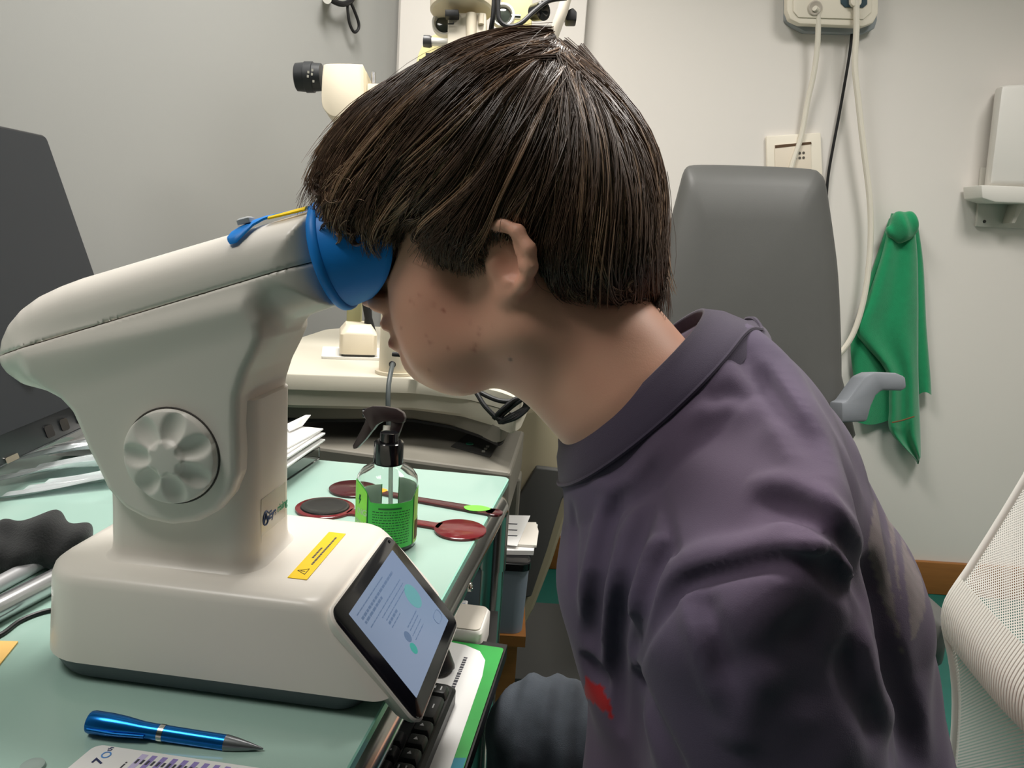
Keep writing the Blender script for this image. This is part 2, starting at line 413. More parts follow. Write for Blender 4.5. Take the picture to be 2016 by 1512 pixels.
rows = [[(1, 'bar'), (2, 'bar'), (1, 'up'), (1, 'up'), (1, 'up'), (1, 'bar'), (1, 'bar'), (1, 'x'), (1, 'x'), (6, None), (1, 'x')],
        [(1, None), (1, 'x'), (1, 'x'), (0, None), (1, 'up'), (1, 'x'), (2, 'bar'), (1, 'x'), (1, 'x'), (1, 'x'), (1, 'x'), (1, 'x'), (1, 'x'), (1, 'x'), (1, 'x')],
        [(1, 'x')]*18, [(1, 'x')]*18]
for r, row in enumerate(rows):
    x = kx+0.012
    for n_, lg in row:
        if n_ == 0: x += KP; continue
        if x+KP*n_ > kx+0.43: break
        key(x, ky+0.004+r*KP, KP*n_, KP, lg); x += KP*n_

# ------------------------------------------------------------------ the eye device
DA = math.radians(6); DO = np.array([-0.337, 0.521, ZT]); DU = np.array([math.cos(DA), -math.sin(DA), 0]); DW = np.array([math.sin(DA), math.cos(DA), 0])
DM = frame(DO, DU, DW); DMi = DM.inverted()
def dl(P): v = np.array(P)-DO; return np.array([v@DU, v@DW, v[2]])
def onw(x, y, W): return dl(onplane(x, y, DO+DW*W, DW))
M_dev = mat('device_white_plastic', s2l(236, 230, 221), 0.33, spec=0.5, noise=0.01, nscale=20)
M_devk = mat('device_knob_plastic', s2l(228, 224, 216), 0.4)
M_skirt = mat('device_grey_foot', s2l(84, 90, 96), 0.5)
M_blue = mat('blue_silicone', s2l(28, 138, 232), 0.45, spec=0.4)
M_yel = mat('yellow_label', s2l(248, 208, 10), 0.45)
dev = thing('eye_therapy_device', 'white eye therapy device with a blue eyecup, round side knob and tilted screen', 'medical device', DO+DU*0.13+DW*0.09)
# base: rounded plan, right-hand side slopes under the screen
def dring(u0, u1, w0, w1, rl, rr, z): return rrect(u0, u1, w0, w1, (rr, rr, rl, rl), z, 8)
prof = [(0.0165, -0.0150, 0.266, 0.000, 0.183), (0.03, -0.0155, 0.2542, 0.002, 0.183), (0.05, -0.0165, 0.2366, 0.006, 0.181), (0.064, -0.018, 0.2243, 0.009, 0.179),
        (0.072, -0.0185, 0.2175, 0.011, 0.177), (0.0765, -0.0175, 0.2125, 0.0125, 0.1755), (0.0793, -0.0145, 0.2080, 0.0155, 0.1725), (0.0803, -0.009, 0.2025, 0.021, 0.167)]
G().loft([dring(u0, u1, w0, w1, 0.042, 0.014, z) for z, u0, u1, w0, w1 in prof], DM).build('base', M_dev, dev, angle=60)
sk = [(0.0, -0.004, 0.235, 0.011, 0.172), (0.003, -0.0085, 0.243, 0.0055, 0.178), (0.0165, -0.0142, 0.250, 0.0008, 0.1822)]
G().loft([dring(u0, u1, w0, w1, 0.042, 0.02, z) for z, u0, u1, w0, w1 in sk], DM).build('base_foot', M_skirt, dev, angle=60)
# screen panel on the slope
sA = np.array([0.2165, 0.012, 0.0775]); sB = np.array([0.288, 0.012, -0.004])          # top and bottom of the near side
sx = np.array([0, 1.0, 0]); sy = sA-sB; L_ = np.linalg.norm(sy); SW = 0.158
SMl = frame(sB-np.array([0, 0.006, 0]), sx, sy)
if (SMl.to_3x3() @ Vector((0, 0, 1))).x < 0: SMl = SMl @ Matrix.Scale(-1, 4, (0, 0, 1))
SM = DM @ SMl
def scr_ring(i, z, r=0.013): return rrect(i, SW-i, i, L_-i, r, z, 6)
G().loft([scr_ring(0.006, -0.012), scr_ring(0.0015, -0.006), scr_ring(0, -0.0015), scr_ring(0.001, 0.0)], SM).build('screen_housing', M_dev, dev, angle=50)
sp = G().loft([scr_ring(0.0022, -0.002, 0.011), scr_ring(0.0022, 0.0006, 0.011), scr_ring(0.003, 0.001, 0.011)], SM).build('screen_bezel', mat('screen_bezel_black', s2l(14, 15, 20), 0.1, spec=0.6), dev, angle=50)
M_disp = mat('display_lit', s2l(60, 70, 90), 0.12, spec=0.5, emis=s2l(150, 168, 196), estr=0.44)
dx0, dx1, dy0, dy1 = 0.02, SW-0.018, 0.013, L_-0.014
G().loft([rrect(dx0, dx1, dy0, dy1, 0.0006, 0.001, 1), rrect(dx0, dx1, dy0, dy1, 0.0006, 0.0012, 1)], SM).build('display', M_disp, sp, smooth=False)
M_ut = mat('display_text', s2l(60, 76, 100), 0.3, emis=s2l(96, 116, 146), estr=0.5)
M_ug = mat('display_teal', s2l(60, 110, 112), 0.3, emis=s2l(100, 150, 158), estr=0.5)
M_ug2 = mat('display_green', s2l(40, 120, 112), 0.3, emis=s2l(60, 150, 140), estr=0.5)
g = G(); lx = dx1-dx0; ly = dy1-dy0
def bar(g, x0, x1, y, h, broken=True):
    x = x0
    while x < x1:
        w_ = min(rr_.uniform(0.0025, 0.007), x1-x) if broken else x1-x
        g.loft([rrect(x, x+w_, y, y+h, 0.0001, 0.0012, 1), rrect(x, x+w_, y, y+h, 0.0001, 0.00128, 1)], SM); x += w_+0.0011
for k, (y, x0, x1, h) in enumerate([(0.92, 0.06, 0.62, .0010), (0.85, 0.08, 0.78, .0022), (0.80, 0.08, 0.45, .0022), (0.74, 0.1, 0.8, .0009), (0.69, 0.28, 0.8, .0009), (0.64, 0.3, 0.78, .0009), (0.59, 0.3, 0.5, .0022), (0.55, 0.3, 0.5, .0009),
                                    (0.40, 0.46, 0.70, .001), (0.36, 0.46, 0.68, .001), (0.31, 0.44, 0.68, .0008), (0.26, 0.44, 0.66, .0008)]):
    bar(g, dx0+lx*x0, dx0+lx*x1, dy0+ly*y, h)
g.build('display_text', M_ut, sp, smooth=False)
def disc(cx, cy, r, z): return [(cx+r*math.cos(2*math.pi*k/28), cy+r*math.sin(2*math.pi*k/28), z) for k in range(28)]
for nm, cx, cy, r, m_ in (('display_button', 0.80, 0.52, 0.0115, M_ug), ('display_dot', 0.385, 0.36, 0.0048, M_ut), ('display_dot', 0.35, 0.245, 0.0048, M_ug2)):
    G().loft([disc(dx0+lx*cx, dy0+ly*cy, r, 0.0012), disc(dx0+lx*cx, dy0+ly*cy, r, 0.00128)], SM).build(nm, m_, sp, smooth=False)
rb = rrect(dx0+lx*0.83, dx0+lx*0.97, dy0+ly*0.09, dy0+ly*0.2, 0.004, 0.0013, 4)
G().tube([SM @ Vector(p) for p in rb+[rb[0]]], 0.0003, n=4).build('display_button', M_ut, sp, smooth=False)
G().lathe([(0, 0.0015), (0.0004, 0.0015), (0.0004, 0)], SM @ Vector((SW-0.012, L_-0.007, 0.001)), SM.to_3x3() @ Vector((0, 0, 1)), n=12).build('camera_hole', M_blackg, sp)
# warning label
LBq = [np.array([0.171, 0.046, 0.0806]), np.array([0.1865, 0.046, 0.0806]), np.array([0.1855, 0.140, 0.0806]), np.array([0.170, 0.140, 0.0806])]
g = G(); g.loft([LBq, [p+np.array([0, 0, 0.0003]) for p in LBq]], DM); lab = g.build('warning_label', M_yel, dev, smooth=False)
lab['label'] = 'yellow warning strip'
g = G(); x = 0.072
while x < 0.130:
    w_ = rr_.uniform(0.0015, 0.005); g.loft([rrect(0.1795, 0.1812, x, x+w_, 0.0001, 0.0809, 1), rrect(0.1795, 0.1812, x, x+w_, 0.0001, 0.081, 1)], DM); x += w_+0.0006
x = 0.084
while x < 0.105:
    w_ = rr_.uniform(0.0015, 0.004); g.loft([rrect(0.1755, 0.1772, x, x+w_, 0.0001, 0.0809, 1), rrect(0.1755, 0.1772, x, x+w_, 0.0001, 0.081, 1)], DM); x += w_+0.0006
tri = [(0.1815, 0.054), (0.1815, 0.064), (0.174, 0.059), (0.1815, 0.054)]
g.tube([DM @ Vector((u, w, 0.081)) for u, w in tri], 0.00035, n=4); g.tube([DM @ Vector((0.1800, 0.059, 0.081)), DM @ Vector((0.1765, 0.059, 0.081))], 0.0004, n=4)
g.build('label_print', M_ink, lab, smooth=False)
# pedestal
ped = [(0.0795, 0.0065), (0.082, 0.003), (0.086, 0.0008), (0.092, 0.0)]
g = G(); rings = [rrect(0.022-e, 0.142+e, 0.045-e, 0.131+e, (0.02+e, 0.02+e, 0.016+e, 0.016+e), z, 8) for z, e in ped]
rings += [rrect(0.0225, 0.1415, 0.0455, 0.1305, (0.02, 0.02, 0.016, 0.016), z, 8) for z in (0.12, 0.17, 0.215)]
g.loft(rings, DM).build('pedestal', M_dev, dev, angle=60)
# arm and head
hp = [onw(x, y, 0.086)[[0, 2]] for x, y in [(640, 412), (600, 424), (400, 482.5), (190, 545), (150, 560), (112, 578), (82, 600), (60, 626), (47, 655), (42, 690), (47, 712), (62, 732), (90, 752), (140, 765), (260, 745), (420, 690), (545, 652), (600, 622), (672, 598)]]
ap = [onw(x, y, 0.045)[[0, 2]] for x, y in [(60, 690), (70, 738), (100, 765), (130, 783), (153, 808), (170, 846), (184, 880), (201, 913), (222, 958), (257, 996), (302, 1019), (347, 1028), (398, 1022), (440, 1000), (466, 968), (478, 930), (479, 889), (477, 837), (479, 780), (493, 735), (514, 692), (524, 664), (516, 632), (490, 590), (300, 640)]]
ax = grid((-0.115, -0.01, 0.085), (0.215, 0.185, 0.385), 0.0019)
U2, Z2 = np.meshgrid(ax[0], ax[2], indexing='ij')
d1 = poly_sd(U2, Z2, hp)[:, None, :]; d2 = poly_sd(U2, Z2, ap)[:, None, :]; W1 = ax[1][None, :, None]
def extr(d, wc, hw, r):
    a = d+r; b = np.abs(W1-wc)-hw+r
    return np.minimum(np.maximum(a, b), 0)+np.sqrt(np.maximum(a, 0)**2+np.maximum(b, 0)**2)-r
hd = extr(d1, 0.086, 0.0455, 0.034); am = extr(d2, 0.082, 0.0465, 0.007)
allf = smin(hd, am, 0.018)
eA, eB = onw(632, 398, 0.086), onw(690, 607, 0.086)
TA = np.array([eA[2]-eB[2], eB[0]-eA[0]]); TA = TA/np.linalg.norm(TA)                # tube axis in (u, z), towards the face
ec = (eA[[0, 2]]+eB[[0, 2]])/2
cut = ((U2-ec[0])*TA[0]+(Z2-ec[1])*TA[1])[:, None, :]
allf = np.maximum(allf, cut-0.002)
sp0 = onw(42, 690, 0.06)[[0, 2]]; sp1 = onw(612, 514, 0.042)[[0, 2]]
sn = np.array([-(sp1-sp0)[1], (sp1-sp0)[0]]); sn /= np.linalg.norm(sn)
sd = ((U2-sp0[0])*sn[0]+(Z2-sp0[1])*sn[1])[:, None, :]
org = [a_[0] for a_ in ax]
def flush(V, sg):      # straight parting line
    s = ((V[:, 0]-sp0[0])*sn[0]+(V[:, 2]-sp0[1])*sn[1])*sg; m = s < 0.0013
    V[m, 0] -= (s[m]-0.0004)*sn[0]*sg; V[m, 2] -= (s[m]-0.0004)*sn[1]*sg; return V
V, Q = nets(np.maximum(allf, -sd+0.0004+0*allf), org, 0.0019); V = flush(V, 1); npmesh('upper_shell', V, Q, M_dev, dev, M=DM)
V, Q = nets(np.maximum(allf, sd+0.0004+0*allf), org, 0.0019); V = flush(V, -1); npmesh('lower_shell', V, Q, M_dev, dev, M=DM)
seam = np.maximum(allf+0.0016, np.abs(sd)-0.002+0*allf)
V, Q = nets(seam, org, 0.0019); npmesh('seam_gasket', V, Q, mat('seam_grey', s2l(120, 112, 104), 0.6), dev, M=DM)
# round knob with thumb dimples
kc = onw(340, 897, 0.0355)[[0, 2]]; KR = 0.0362
def knob_h(r, ph):
    x = r/KR; h = 0.004+0.006*max(0.0, 1-x*x)**0.5
    if x < 0.40: h += 0.002*min(1, (0.40-x)/0.05)
    for k in range(7):
        a_ = 2*math.pi*k/7+0.45; dx = r*math.cos(ph)-0.64*KR*math.cos(a_); dy = r*math.sin(ph)-0.64*KR*math.sin(a_)
        rad = dx*math.cos(a_)+dy*math.sin(a_); tan = -dx*math.sin(a_)+dy*math.cos(a_)
        q = (rad/(0.33*KR))**2+(tan/((0.20+0.10*(math.hypot(r, 0)/KR-0.5))*KR))**2
        if q < 1.3: h -= 0.0042*max(0, 1-q/1.3)**0.9
    return h
V = []; Fc = []; NR, NP = 34, 112
for i in range(NR+1):
    r = KR*(i/NR)**0.9
    for j in range(NP):
        ph = 2*math.pi*j/NP; hh = knob_h(r, ph)
        if i == NR: hh = -0.004
        V.append(DM @ Vector((kc[0]+r*math.cos(ph), 0.0350-hh, kc[1]+r*math.sin(ph))))
for i in range(NR):
    for j in range(NP): Fc.append((i*NP+j, (i+1)*NP+j, (i+1)*NP+(j+1) % NP, i*NP+(j+1) % NP))
g = G(); g.add(V, Fc); g.build('knob', M_devk, dev, angle=80)
kr = [DM @ Vector((kc[0]+(KR+0.0004)*math.cos(t), 0.0354, kc[1]+(KR+0.0004)*math.sin(t))) for t in np.linspace(0, 2*math.pi, 61)]
G().tube(kr, 0.0007, n=6).build('knob_gap', mat('seam_dark', s2l(70, 66, 62), 0.7), dev)
# blue eyecup: long at the temples, short at the nose
Pc = DM @ Vector((ec[0], 0.086, ec[1])); Ax = DM.to_3x3() @ Vector((TA[0], 0, TA[1])); Ux = DM.to_3x3() @ Vector((-TA[1], 0, TA[0])); Wx = DM.to_3x3() @ Vector((0, 1, 0))
RC = float(np.linalg.norm(eA-eB))/2
def cup_len(t):          # t: 0 = far side, pi/2 = up
    s_ = math.sin(t); c2 = math.cos(t)**2
    return 0.019+0.036*c2**0.6+(0.014 if s_ > 0 else -0.002)*abs(s_)
cup = []; NT = 72
for k, (f_, rr0) in enumerate([(0.0, 0.94), (0.02, 0.985), (0.3, 0.965), (0.6, 0.945), (0.9, 0.925), (0.98, 0.92), (1.0, 0.90), (0.96, 0.88), (0.5, 0.9), (0.05, 0.9)]):
    cup.append([Pc+Ax*(cup_len(2*math.pi*j/NT)*f_)+RC*rr0*(Wx*math.cos(2*math.pi*j/NT)+Ux*math.sin(2*math.pi*j/NT)) for j in range(NT)])
ey = G().loft(cup, cap0=False, cap1=False).build('eyecup', M_blue, dev, angle=60)
rim = [(-0.0045, 0.92), (-0.0045, 0.985), (-0.003, 1.02), (0.0, 1.03), (0.0025, 1.015), (0.0035, 0.985), (0.0035, 0.90)]
G().loft([[Pc+Ax*d_+RC*q*(Wx*math.cos(2*math.pi*j/NT)+Ux*math.sin(2*math.pi*j/NT)) for j in range(NT)] for d_, q in rim], cap0=True, cap1=False).build('eyecup_rim', M_blue, ey, angle=60)
# tabs on the top of the tube
def topsurf(s, wv):      # s metres back from the rim along the axis, wv across the tube
    hpx = ec-TA*s; top = 0.0395-0.0015
    dwv = max(0.0, abs(wv)-0.0115); zz = 0.034-0.034+math.sqrt(max(0, 0.034**2-dwv**2))-0.034
    up = np.array([-TA[1], TA[0]])*(RC*0.925+zz)
    q = hpx+up
    return DM @ Vector((q[0], 0.086+wv, q[1]))
def tab(name, pts, m, th=0.0012):
    g = G(); n_ = len(pts)
    top = []
    for s, wv, hw in pts:
        top.append([topsurf(s, wv-hw)+Ux*0.0, topsurf(s, wv-hw)+Ux*th, topsurf(s, wv-hw*0.5)+Ux*th*1.3, topsurf(s, wv)+Ux*th*1.4, topsurf(s, wv+hw*0.5)+Ux*th*1.3, topsurf(s, wv+hw)+Ux*th, topsurf(s, wv+hw)])
    return g.loft(top).build(name, m, dev, angle=50)
tab('strap_tab', [(0.062, -0.036, 0.001), (0.060, -0.035, 0.004), (0.055, -0.033, 0.0060), (0.049, -0.029, 0.006), (0.044, -0.023, 0.0055), (0.038, -0.016, 0.006), (0.03, -0.008, 0.007), (0.015, -0.002, 0.008), (0.004, 0.002, 0.008)], M_blue, 0.0016)
tab('strap_edge', [(0.034, -0.0215, 0.0022), (0.02, -0.0225, 0.003), (0.004, -0.023, 0.0035)], M_yel, 0.0012)
pb_ = topsurf(0.051, -0.022)
g = G(); Mb = frame(pb_, Ax, Wx)
nb = 1 if (Mb.to_3x3() @ Vector((0, 0, 1))).z > 0 else -1
g.loft([rrect(-0.005, 0.005, -0.006, 0.006, 0.0012, 0.0005*nb, 3), rrect(-0.005, 0.005, -0.006, 0.006, 0.0012, 0.004*nb, 3), rrect(-0.0035, 0.0035, -0.0045, 0.0045, 0.001, 0.0052*nb, 3)], Mb)
g.build('strap_buckle', mat('buckle_grey', s2l(175, 178, 180), 0.4), dev)
# logo on the right-hand face of the pedestal
M_lb = mat('logo_blue', s2l(32, 66, 120), 0.5); M_lg = mat('logo_green', s2l(40, 150, 110), 0.5)
LMf = frame(DM @ Vector((0.1419, 0.0785, 0.1125)), DW, (0, 0, 1))
if (LMf.to_3x3() @ Vector((0, 0, 1))).dot(Vector(DU)) < 0: LMf = frame(DM @ Vector((0.1419, 0.0785, 0.1125)), DW, (0, 0, 1))
st = G().loft([[DM @ Vector((0.1416, w, z)) for w, z in ((0.064, 0.094), (0.1105, 0.094), (0.1105, 0.134), (0.064, 0.134))], [DM @ Vector((0.1418, w, z)) for w, z in ((0.064, 0.094), (0.1105, 0.094), (0.1105, 0.134), (0.064, 0.134))]]).build('logo_sticker', mat('sticker_clear', s2l(214, 210, 198), 0.2), dev, smooth=False)
text('logo_text', 'Eye', 0.0094, LMf, M_lb, st, bold=0.0003)
LM2 = LMf @ Matrix.Translation((0.0160, 0, 0)); text('logo_text', 'rising', 0.0094, LM2, M_lg, st, bold=0.0001)
cl = [LMf @ Vector((-0.0065+0.0050*math.cos(t), 0.0035+0.0056*math.sin(t), 0.0002)) for t in np.linspace(0.5, 6.1, 26)]
g = G().tube(cl, 0.0006, n=5)
g.tube([LMf @ Vector(p) for p in ((-0.0105, -0.0008, 0.0002), (-0.0065, 0.0078, 0.0002), (-0.0028, -0.0008, 0.0002))], 0.0006, n=5)
g.tube([LMf @ Vector(p) for p in ((-0.0115, 0.0025, 0.0002), (-0.0015, 0.0035, 0.0002))], 0.0005, n=5)
g.build('logo_emblem', M_lb, st, smooth=False)
# ------------------------------------------------------------------ things on the desk
def PX(pts, d): return [CP(x, y, d) for x, y in pts]
def PY(pts, Y): return [ony(x, y, Y) for x, y in pts]
# spray bottle
BC = np.array([-0.130, 0.812, ZT]); BR = 0.0335
def zY(px, py, Y=0.812): return float(ony(px, py, Y)[2])
zsh = zY(757, 945); znk = zY(757, 908); zct = zY(757, 868)
M_clear = mat('clear_plastic', (0.96, 0.98, 0.97), 0.04, trans=1.0, ior=1.25, spec=0.6)
M_lbl = mat('label_green', s2l(62, 178, 66), 0.4, noise=0.06, nscale=60)
M_lime = mat('label_lime', s2l(140, 222, 70), 0.4, noise=0.15, nscale=90)
M_lblk = mat('label_back', s2l(205, 236, 214), 0.6)
M_dgr = mat('label_dark_green', s2l(14, 84, 34), 0.5)
bt = thing('spray_bottle', 'clear spray bottle with a green label and black trigger head', 'bottle', BC)
outp = [(0, 0.0), (0, BR*0.9), (0.003, BR), (zsh-ZT, BR), (zsh-ZT+0.006, BR*0.97), (zsh-ZT+0.013, BR*0.83), (znk-ZT-0.003, BR*0.56), (znk-ZT, BR*0.44), (zct-ZT-0.006, BR*0.40)]
inn = [(zct-ZT-0.006, BR*0.37), (znk-ZT, BR*0.405), (znk-ZT-0.004, BR*0.52), (zsh-ZT+0.012, BR*0.80), (zsh-ZT+0.005, BR*0.945), (zsh-ZT-0.001, BR*0.97), (0.004, BR*0.965), (0.003, BR*0.86), (0.003, 0.0)]
G().lathe(outp+inn, BC, (0, 0, 1), n=48).build('bottle_body', M_clear, bt, angle=40)
# label: angle 0 faces the viewer
va = math.atan2(CAM[1]-BC[1], CAM[0]-BC[0])
zlb = ZT+0.008
zc = float(ony(757, 992, BC[1]-BR)[2])
def ltop(a):     # label top over the angle (radians, + = right as seen)
    d = math.degrees(a)
    if d < -33: return zc+0.019*math.sqrt(max(0, 1-((d+72)/39.0)**2)) if d > -111 else zc
    if d > 52: return zc+0.010*min(1, (d-52)/18.0)
    return zc
def lpatch(name, a0, a1, r, m, par, z0=None, top=None, n=40):
    g = G(); g0 = []; g1 = []; g2 = []; g3 = []
    for k in range(n+1):
        a = math.radians(a0+(a1-a0)*k/n); an = va+a
        c, s = math.cos(an), math.sin(an); tz = (top(a) if top else ltop(a)); zz = z0 if z0 else zlb
        g0.append((BC[0]+c*r, BC[1]+s*r, zz)); g1.append((BC[0]+c*r, BC[1]+s*r, tz))
        g2.append((BC[0]+c*(r+0.0002), BC[1]+s*(r+0.0002), tz)); g3.append((BC[0]+c*(r+0.0002), BC[1]+s*(r+0.0002), zz))
    g.loft([g0, g1, g2, g3, g0], closed=False, cap0=False, cap1=False); return g.build(name, m, par, angle=40)
lbp = lpatch('label', -170, 158, BR+0.0002, M_lbl, bt, n=120)
lpatch('label_backing', -168, 156, BR-0.0002, M_lblk, bt, n=120)
lpatch('label_panel', -160, -36, BR+0.0005, M_lime, lbp, top=lambda a: ltop(a)-0.0015)
lpatch('label_panel', 60, 150, BR+0.0005, mat('label_olive', s2l(150, 190, 90), 0.5, noise=0.3, nscale=60), lbp, top=lambda a: ltop(a)-0.001)
lpatch('label_outline', -38, -35.5, BR+0.0006, M_dgr, lbp)
lpatch('label_outline', 58, 60, BR+0.0006, M_dgr, lbp)
lpatch('label_heading', -15, 28, BR+0.0005, M_dgr, lbp, z0=zc-0.007, top=lambda a: zc-0.0052)
g = G(); rr_ = random.Random(5)
def lmark(g, a0, a1, z0, z1):
    A = [va+math.radians(a0+(a1-a0)*k/4) for k in range(5)]
    for r in (BR+0.0005,):
        lo = [(BC[0]+math.cos(a)*r, BC[1]+math.sin(a)*r, z0) for a in A]; hi = [(BC[0]+math.cos(a)*r, BC[1]+math.sin(a)*r, z1) for a in A]
        g.loft([lo, hi], closed=False, cap0=False, cap1=False)
for i in range(17):
    z = zc-0.0105-i*0.0030; a = -26
    if z < zlb+0.004: break
    while a < 46:
        w_ = rr_.uniform(2, 7); lmark(g, a, min(a+w_, 47), z, z+0.0010); a += w_+1.6
g.build('label_text', M_dgr, lbp, smooth=False)
def on_label(x, z, a0):   # bend flat lettering round the bottle
    a = va+math.radians(a0)+x/BR; return (BC[0]+math.cos(a)*(BR+0.0008), BC[1]+math.sin(a)*(BR+0.0008), z)
def label_text(s_, size, a0, z0, m):
    o = text('label_lettering', s_, size, Matrix.Identity(4), m, lbp, depth=0.0001, bold=size*0.02)
    me = o.data; org_ = np.array(o.location)+np.array(pabs(lbp))
    for v in me.vertices:
        p = np.array(v.co)+org_; q = on_label(p[0], z0+p[1], a0); v.co = (q[0], q[1], q[2])
    co = np.array([v.co[:] for v in me.vertices]); c0 = co.mean(0)
    for v in me.vertices: v.co = Vector(v.co)-Vector(c0)
    o.location = Vector(c0)-pabs(lbp)
M_pale = mat('label_pale', s2l(226, 246, 214), 0.5)
label_text('ING', 0.0095, -66, zc-0.017, M_pale)
label_text('PPING', 0.0085, -76, zc-0.030, M_pale)
zb_ = zc+0.003
bolt = [(-0.0005, 0.012), (0.0030, 0.0115), (0.0012, 0.0075), (0.0034, 0.0075), (-0.0015, 0.0005), (0.0000, 0.0058), (-0.0022, 0.0058)]
G().loft([[on_label(x*0.8, zb_-0.010+z, -58) for x, z in bolt], [tuple(np.array(on_label(x*0.8, zb_-0.010+z, -58))+np.array([math.cos(va-1), math.sin(va-1), 0])*0.0003) for x, z in bolt]]).build('label_bolt_mark', M_dgr, lbp, smooth=False)
lpatch('label_spot', 64, 92, BR+0.0008, mat('label_brown', s2l(96, 70, 36), 0.6, noise=0.4, nscale=80), lbp, z0=ZT+0.012, top=lambda a: ZT+0.034, n=10)
# trigger head
cap = [(znk-ZT-0.002, 0.0), (znk-ZT-0.002, 0.0155)]+[(znk-ZT+0.001, 0.0162), (zct-ZT-0.001, 0.0162), (zct-ZT, 0.0152), (zct-ZT, 0.0105), (zct-ZT+0.010, 0.0100), (zct-ZT+0.011, 0.006), (zct-ZT+0.011, 0)]
g = G(); g.lathe(cap, BC, (0, 0, 1), n=40)
G_ = g.build('cap', M_blackg, bt, angle=30)
DB = float((BC-CAM)@FWD)
off = FWD*0.0085
M_brn = mat('trigger_black', s2l(40, 30, 32), 0.35)
G().prism([p-off for p in PX([(716, 812), (724, 803), (736, 799), (760, 800), (782, 804), (795, 812), (799, 822), (796, 832), (784, 834), (770, 829), (755, 830), (744, 836), (735, 848), (730, 840)], DB)], off*2).build('spray_head', M_brn, bt, bevel=0.0012)
G().prism([p-off*0.9 for p in PX([(727, 812), (720, 832), (708, 856), (697, 876), (698, 883), (705, 882), (722, 864), (736, 846), (742, 832), (742, 815)], DB)], off*1.8).build('trigger', M_brn, bt, bevel=0.001)
G().prism([p-off*0.7 for p in PX([(772, 826), (797, 826), (790, 845), (781, 868), (766, 868)], DB)], off*1.4).build('spray_head_back', M_brn, bt, bevel=0.001)
G().tube([CP(764, 838, DB), CP(761, 868, DB)], 0.0055, n=16).build('piston', M_white, bt)
G().tube([CP(715, 813, DB), CP(728, 813, DB)], [0.0052, 0.0056], n=16).build('nozzle', M_blackg, bt)
G().tube([BC+np.array([0.002, 0, zct-ZT]), BC+np.array([0.004, 0.004, 0.03]), BC+np.array([0.012, 0.006, 0.005])], 0.0025, n=10).build('dip_tube', mat('dip_tube', s2l(225, 240, 232), 0.3, trans=0.5), bt)

# two occluder paddles
M_mar = mat('maroon_plastic', s2l(72, 26, 32), 0.14, spec=0.6)
M_mar2 = mat('maroon_plastic_bright', s2l(110, 30, 36), 0.14, spec=0.6)
def paddle(lbl, P0, r0, P1, r1, w0, w1, m, z0=ZT, grp='occluder paddles on the desk'):
    P0, P1 = np.array(P0[:2]), np.array(P1[:2]); ax_ = (P1-P0); L = np.linalg.norm(ax_); ax_ /= L; n_ = np.array([-ax_[1], ax_[0]])
    t = thing('occluder_paddle', lbl, 'occluder', (*((P0+P1)/2), z0), grp)
    def disc3(P, r, nm):
        g = G(); R = []
        for z, e in ((0.0, 0.0008), (0.0006, 0), (0.0030, 0), (0.0036, 0.001)):
            R.append([(P[0]+(r-e)*math.cos(2*math.pi*k/48), P[1]+(r-e)*math.sin(2*math.pi*k/48), z0+z) for k in range(48)])
        return g.loft(R).build(nm, m, t, angle=50)
    a_ = disc3(P0, r0, 'disc'); b_ = disc3(P1, r1, 'disc' if r1 > 0.015 else 'handle_end')
    s0 = P0+ax_*(r0*0.9); s1 = P1-ax_*(r1*0.8 if r1 > 0.015 else 0)
    R = []
    for f_, wv in ((0, w0*1.5), (0.06, w0), (0.5, (w0+w1)/2), (0.94, w1), (1, w1*(1.5 if r1 > 0.015 else 1))):
        c = s0+(s1-s0)*f_
        R.append([(*(c-n_*wv), z0+0.0004), (*(c-n_*wv), z0+0.003), (*(c-n_*wv*0.8), z0+0.0036), (*(c+n_*wv*0.8), z0+0.0036), (*(c+n_*wv), z0+0.003), (*(c+n_*wv), z0+0.0004)])
    G().loft(R).build('handle', m, t, angle=50)
    return t, P0, P1, ax_, n_
def blob(P, rx, ry, z, name, m, par, seed=0, th=0.0003):
    rnd = random.Random(seed); ph = [rnd.uniform(0, 6.28) for _ in range(3)]
    q = [(P[0]+rx*math.cos(a)*(1+0.06*math.sin(3*a+ph[0])), P[1]+ry*math.sin(a)*(1+0.08*math.sin(2*a+ph[1]))) for a in np.linspace(0, 2*math.pi, 32, endpoint=False)]
    return G().loft([[(x, y, z) for x, y in q], [(x, y, z+th) for x, y in q]]).build(name, m, par, smooth=False)
A0 = onz(697, 965, ZT); A1 = onz(972, 1012, ZT)
pa, p0_, p1_, ax_, n_ = paddle('dark red occluder paddle with a green sticker on its handle end', A0, 0.033, A1, 0.0115, 0.0065, 0.0105, M_mar)
blob(onz(938, 1006, ZT), 0.017, 0.010, ZT+0.0037, 'green_sticker', mat('neon_green', s2l(120, 240, 70), 0.6), pa, 1)
blob(onz(745, 971, ZT), 0.012, 0.012, ZT+0.0037, 'orange_sticker', mat('neon_orange', s2l(250, 170, 30), 0.6), pa, 2)
B0 = onz(640, 1003, ZT); B1 = onz(906, 1046, ZT)
pb2, p0_, p1_, ax_, n_ = paddle('red occluder paddle with a black pinhole lens and oval end', B0, 0.036, B1, 0.031, 0.007, 0.008, M_mar2)
G().lathe([(0.0036, 0.030), (0.0052, 0.029), (0.006, 0.026), (0.0052, 0.022), (0.0045, 0.012), (0.0043, 0)], (B0[0], B0[1], ZT), (0, 0, 1), n=40).build('pinhole_lens', mat('pinhole_black', s2l(34, 33, 32), 0.2, noise=0.5, nscale=90), pb2)

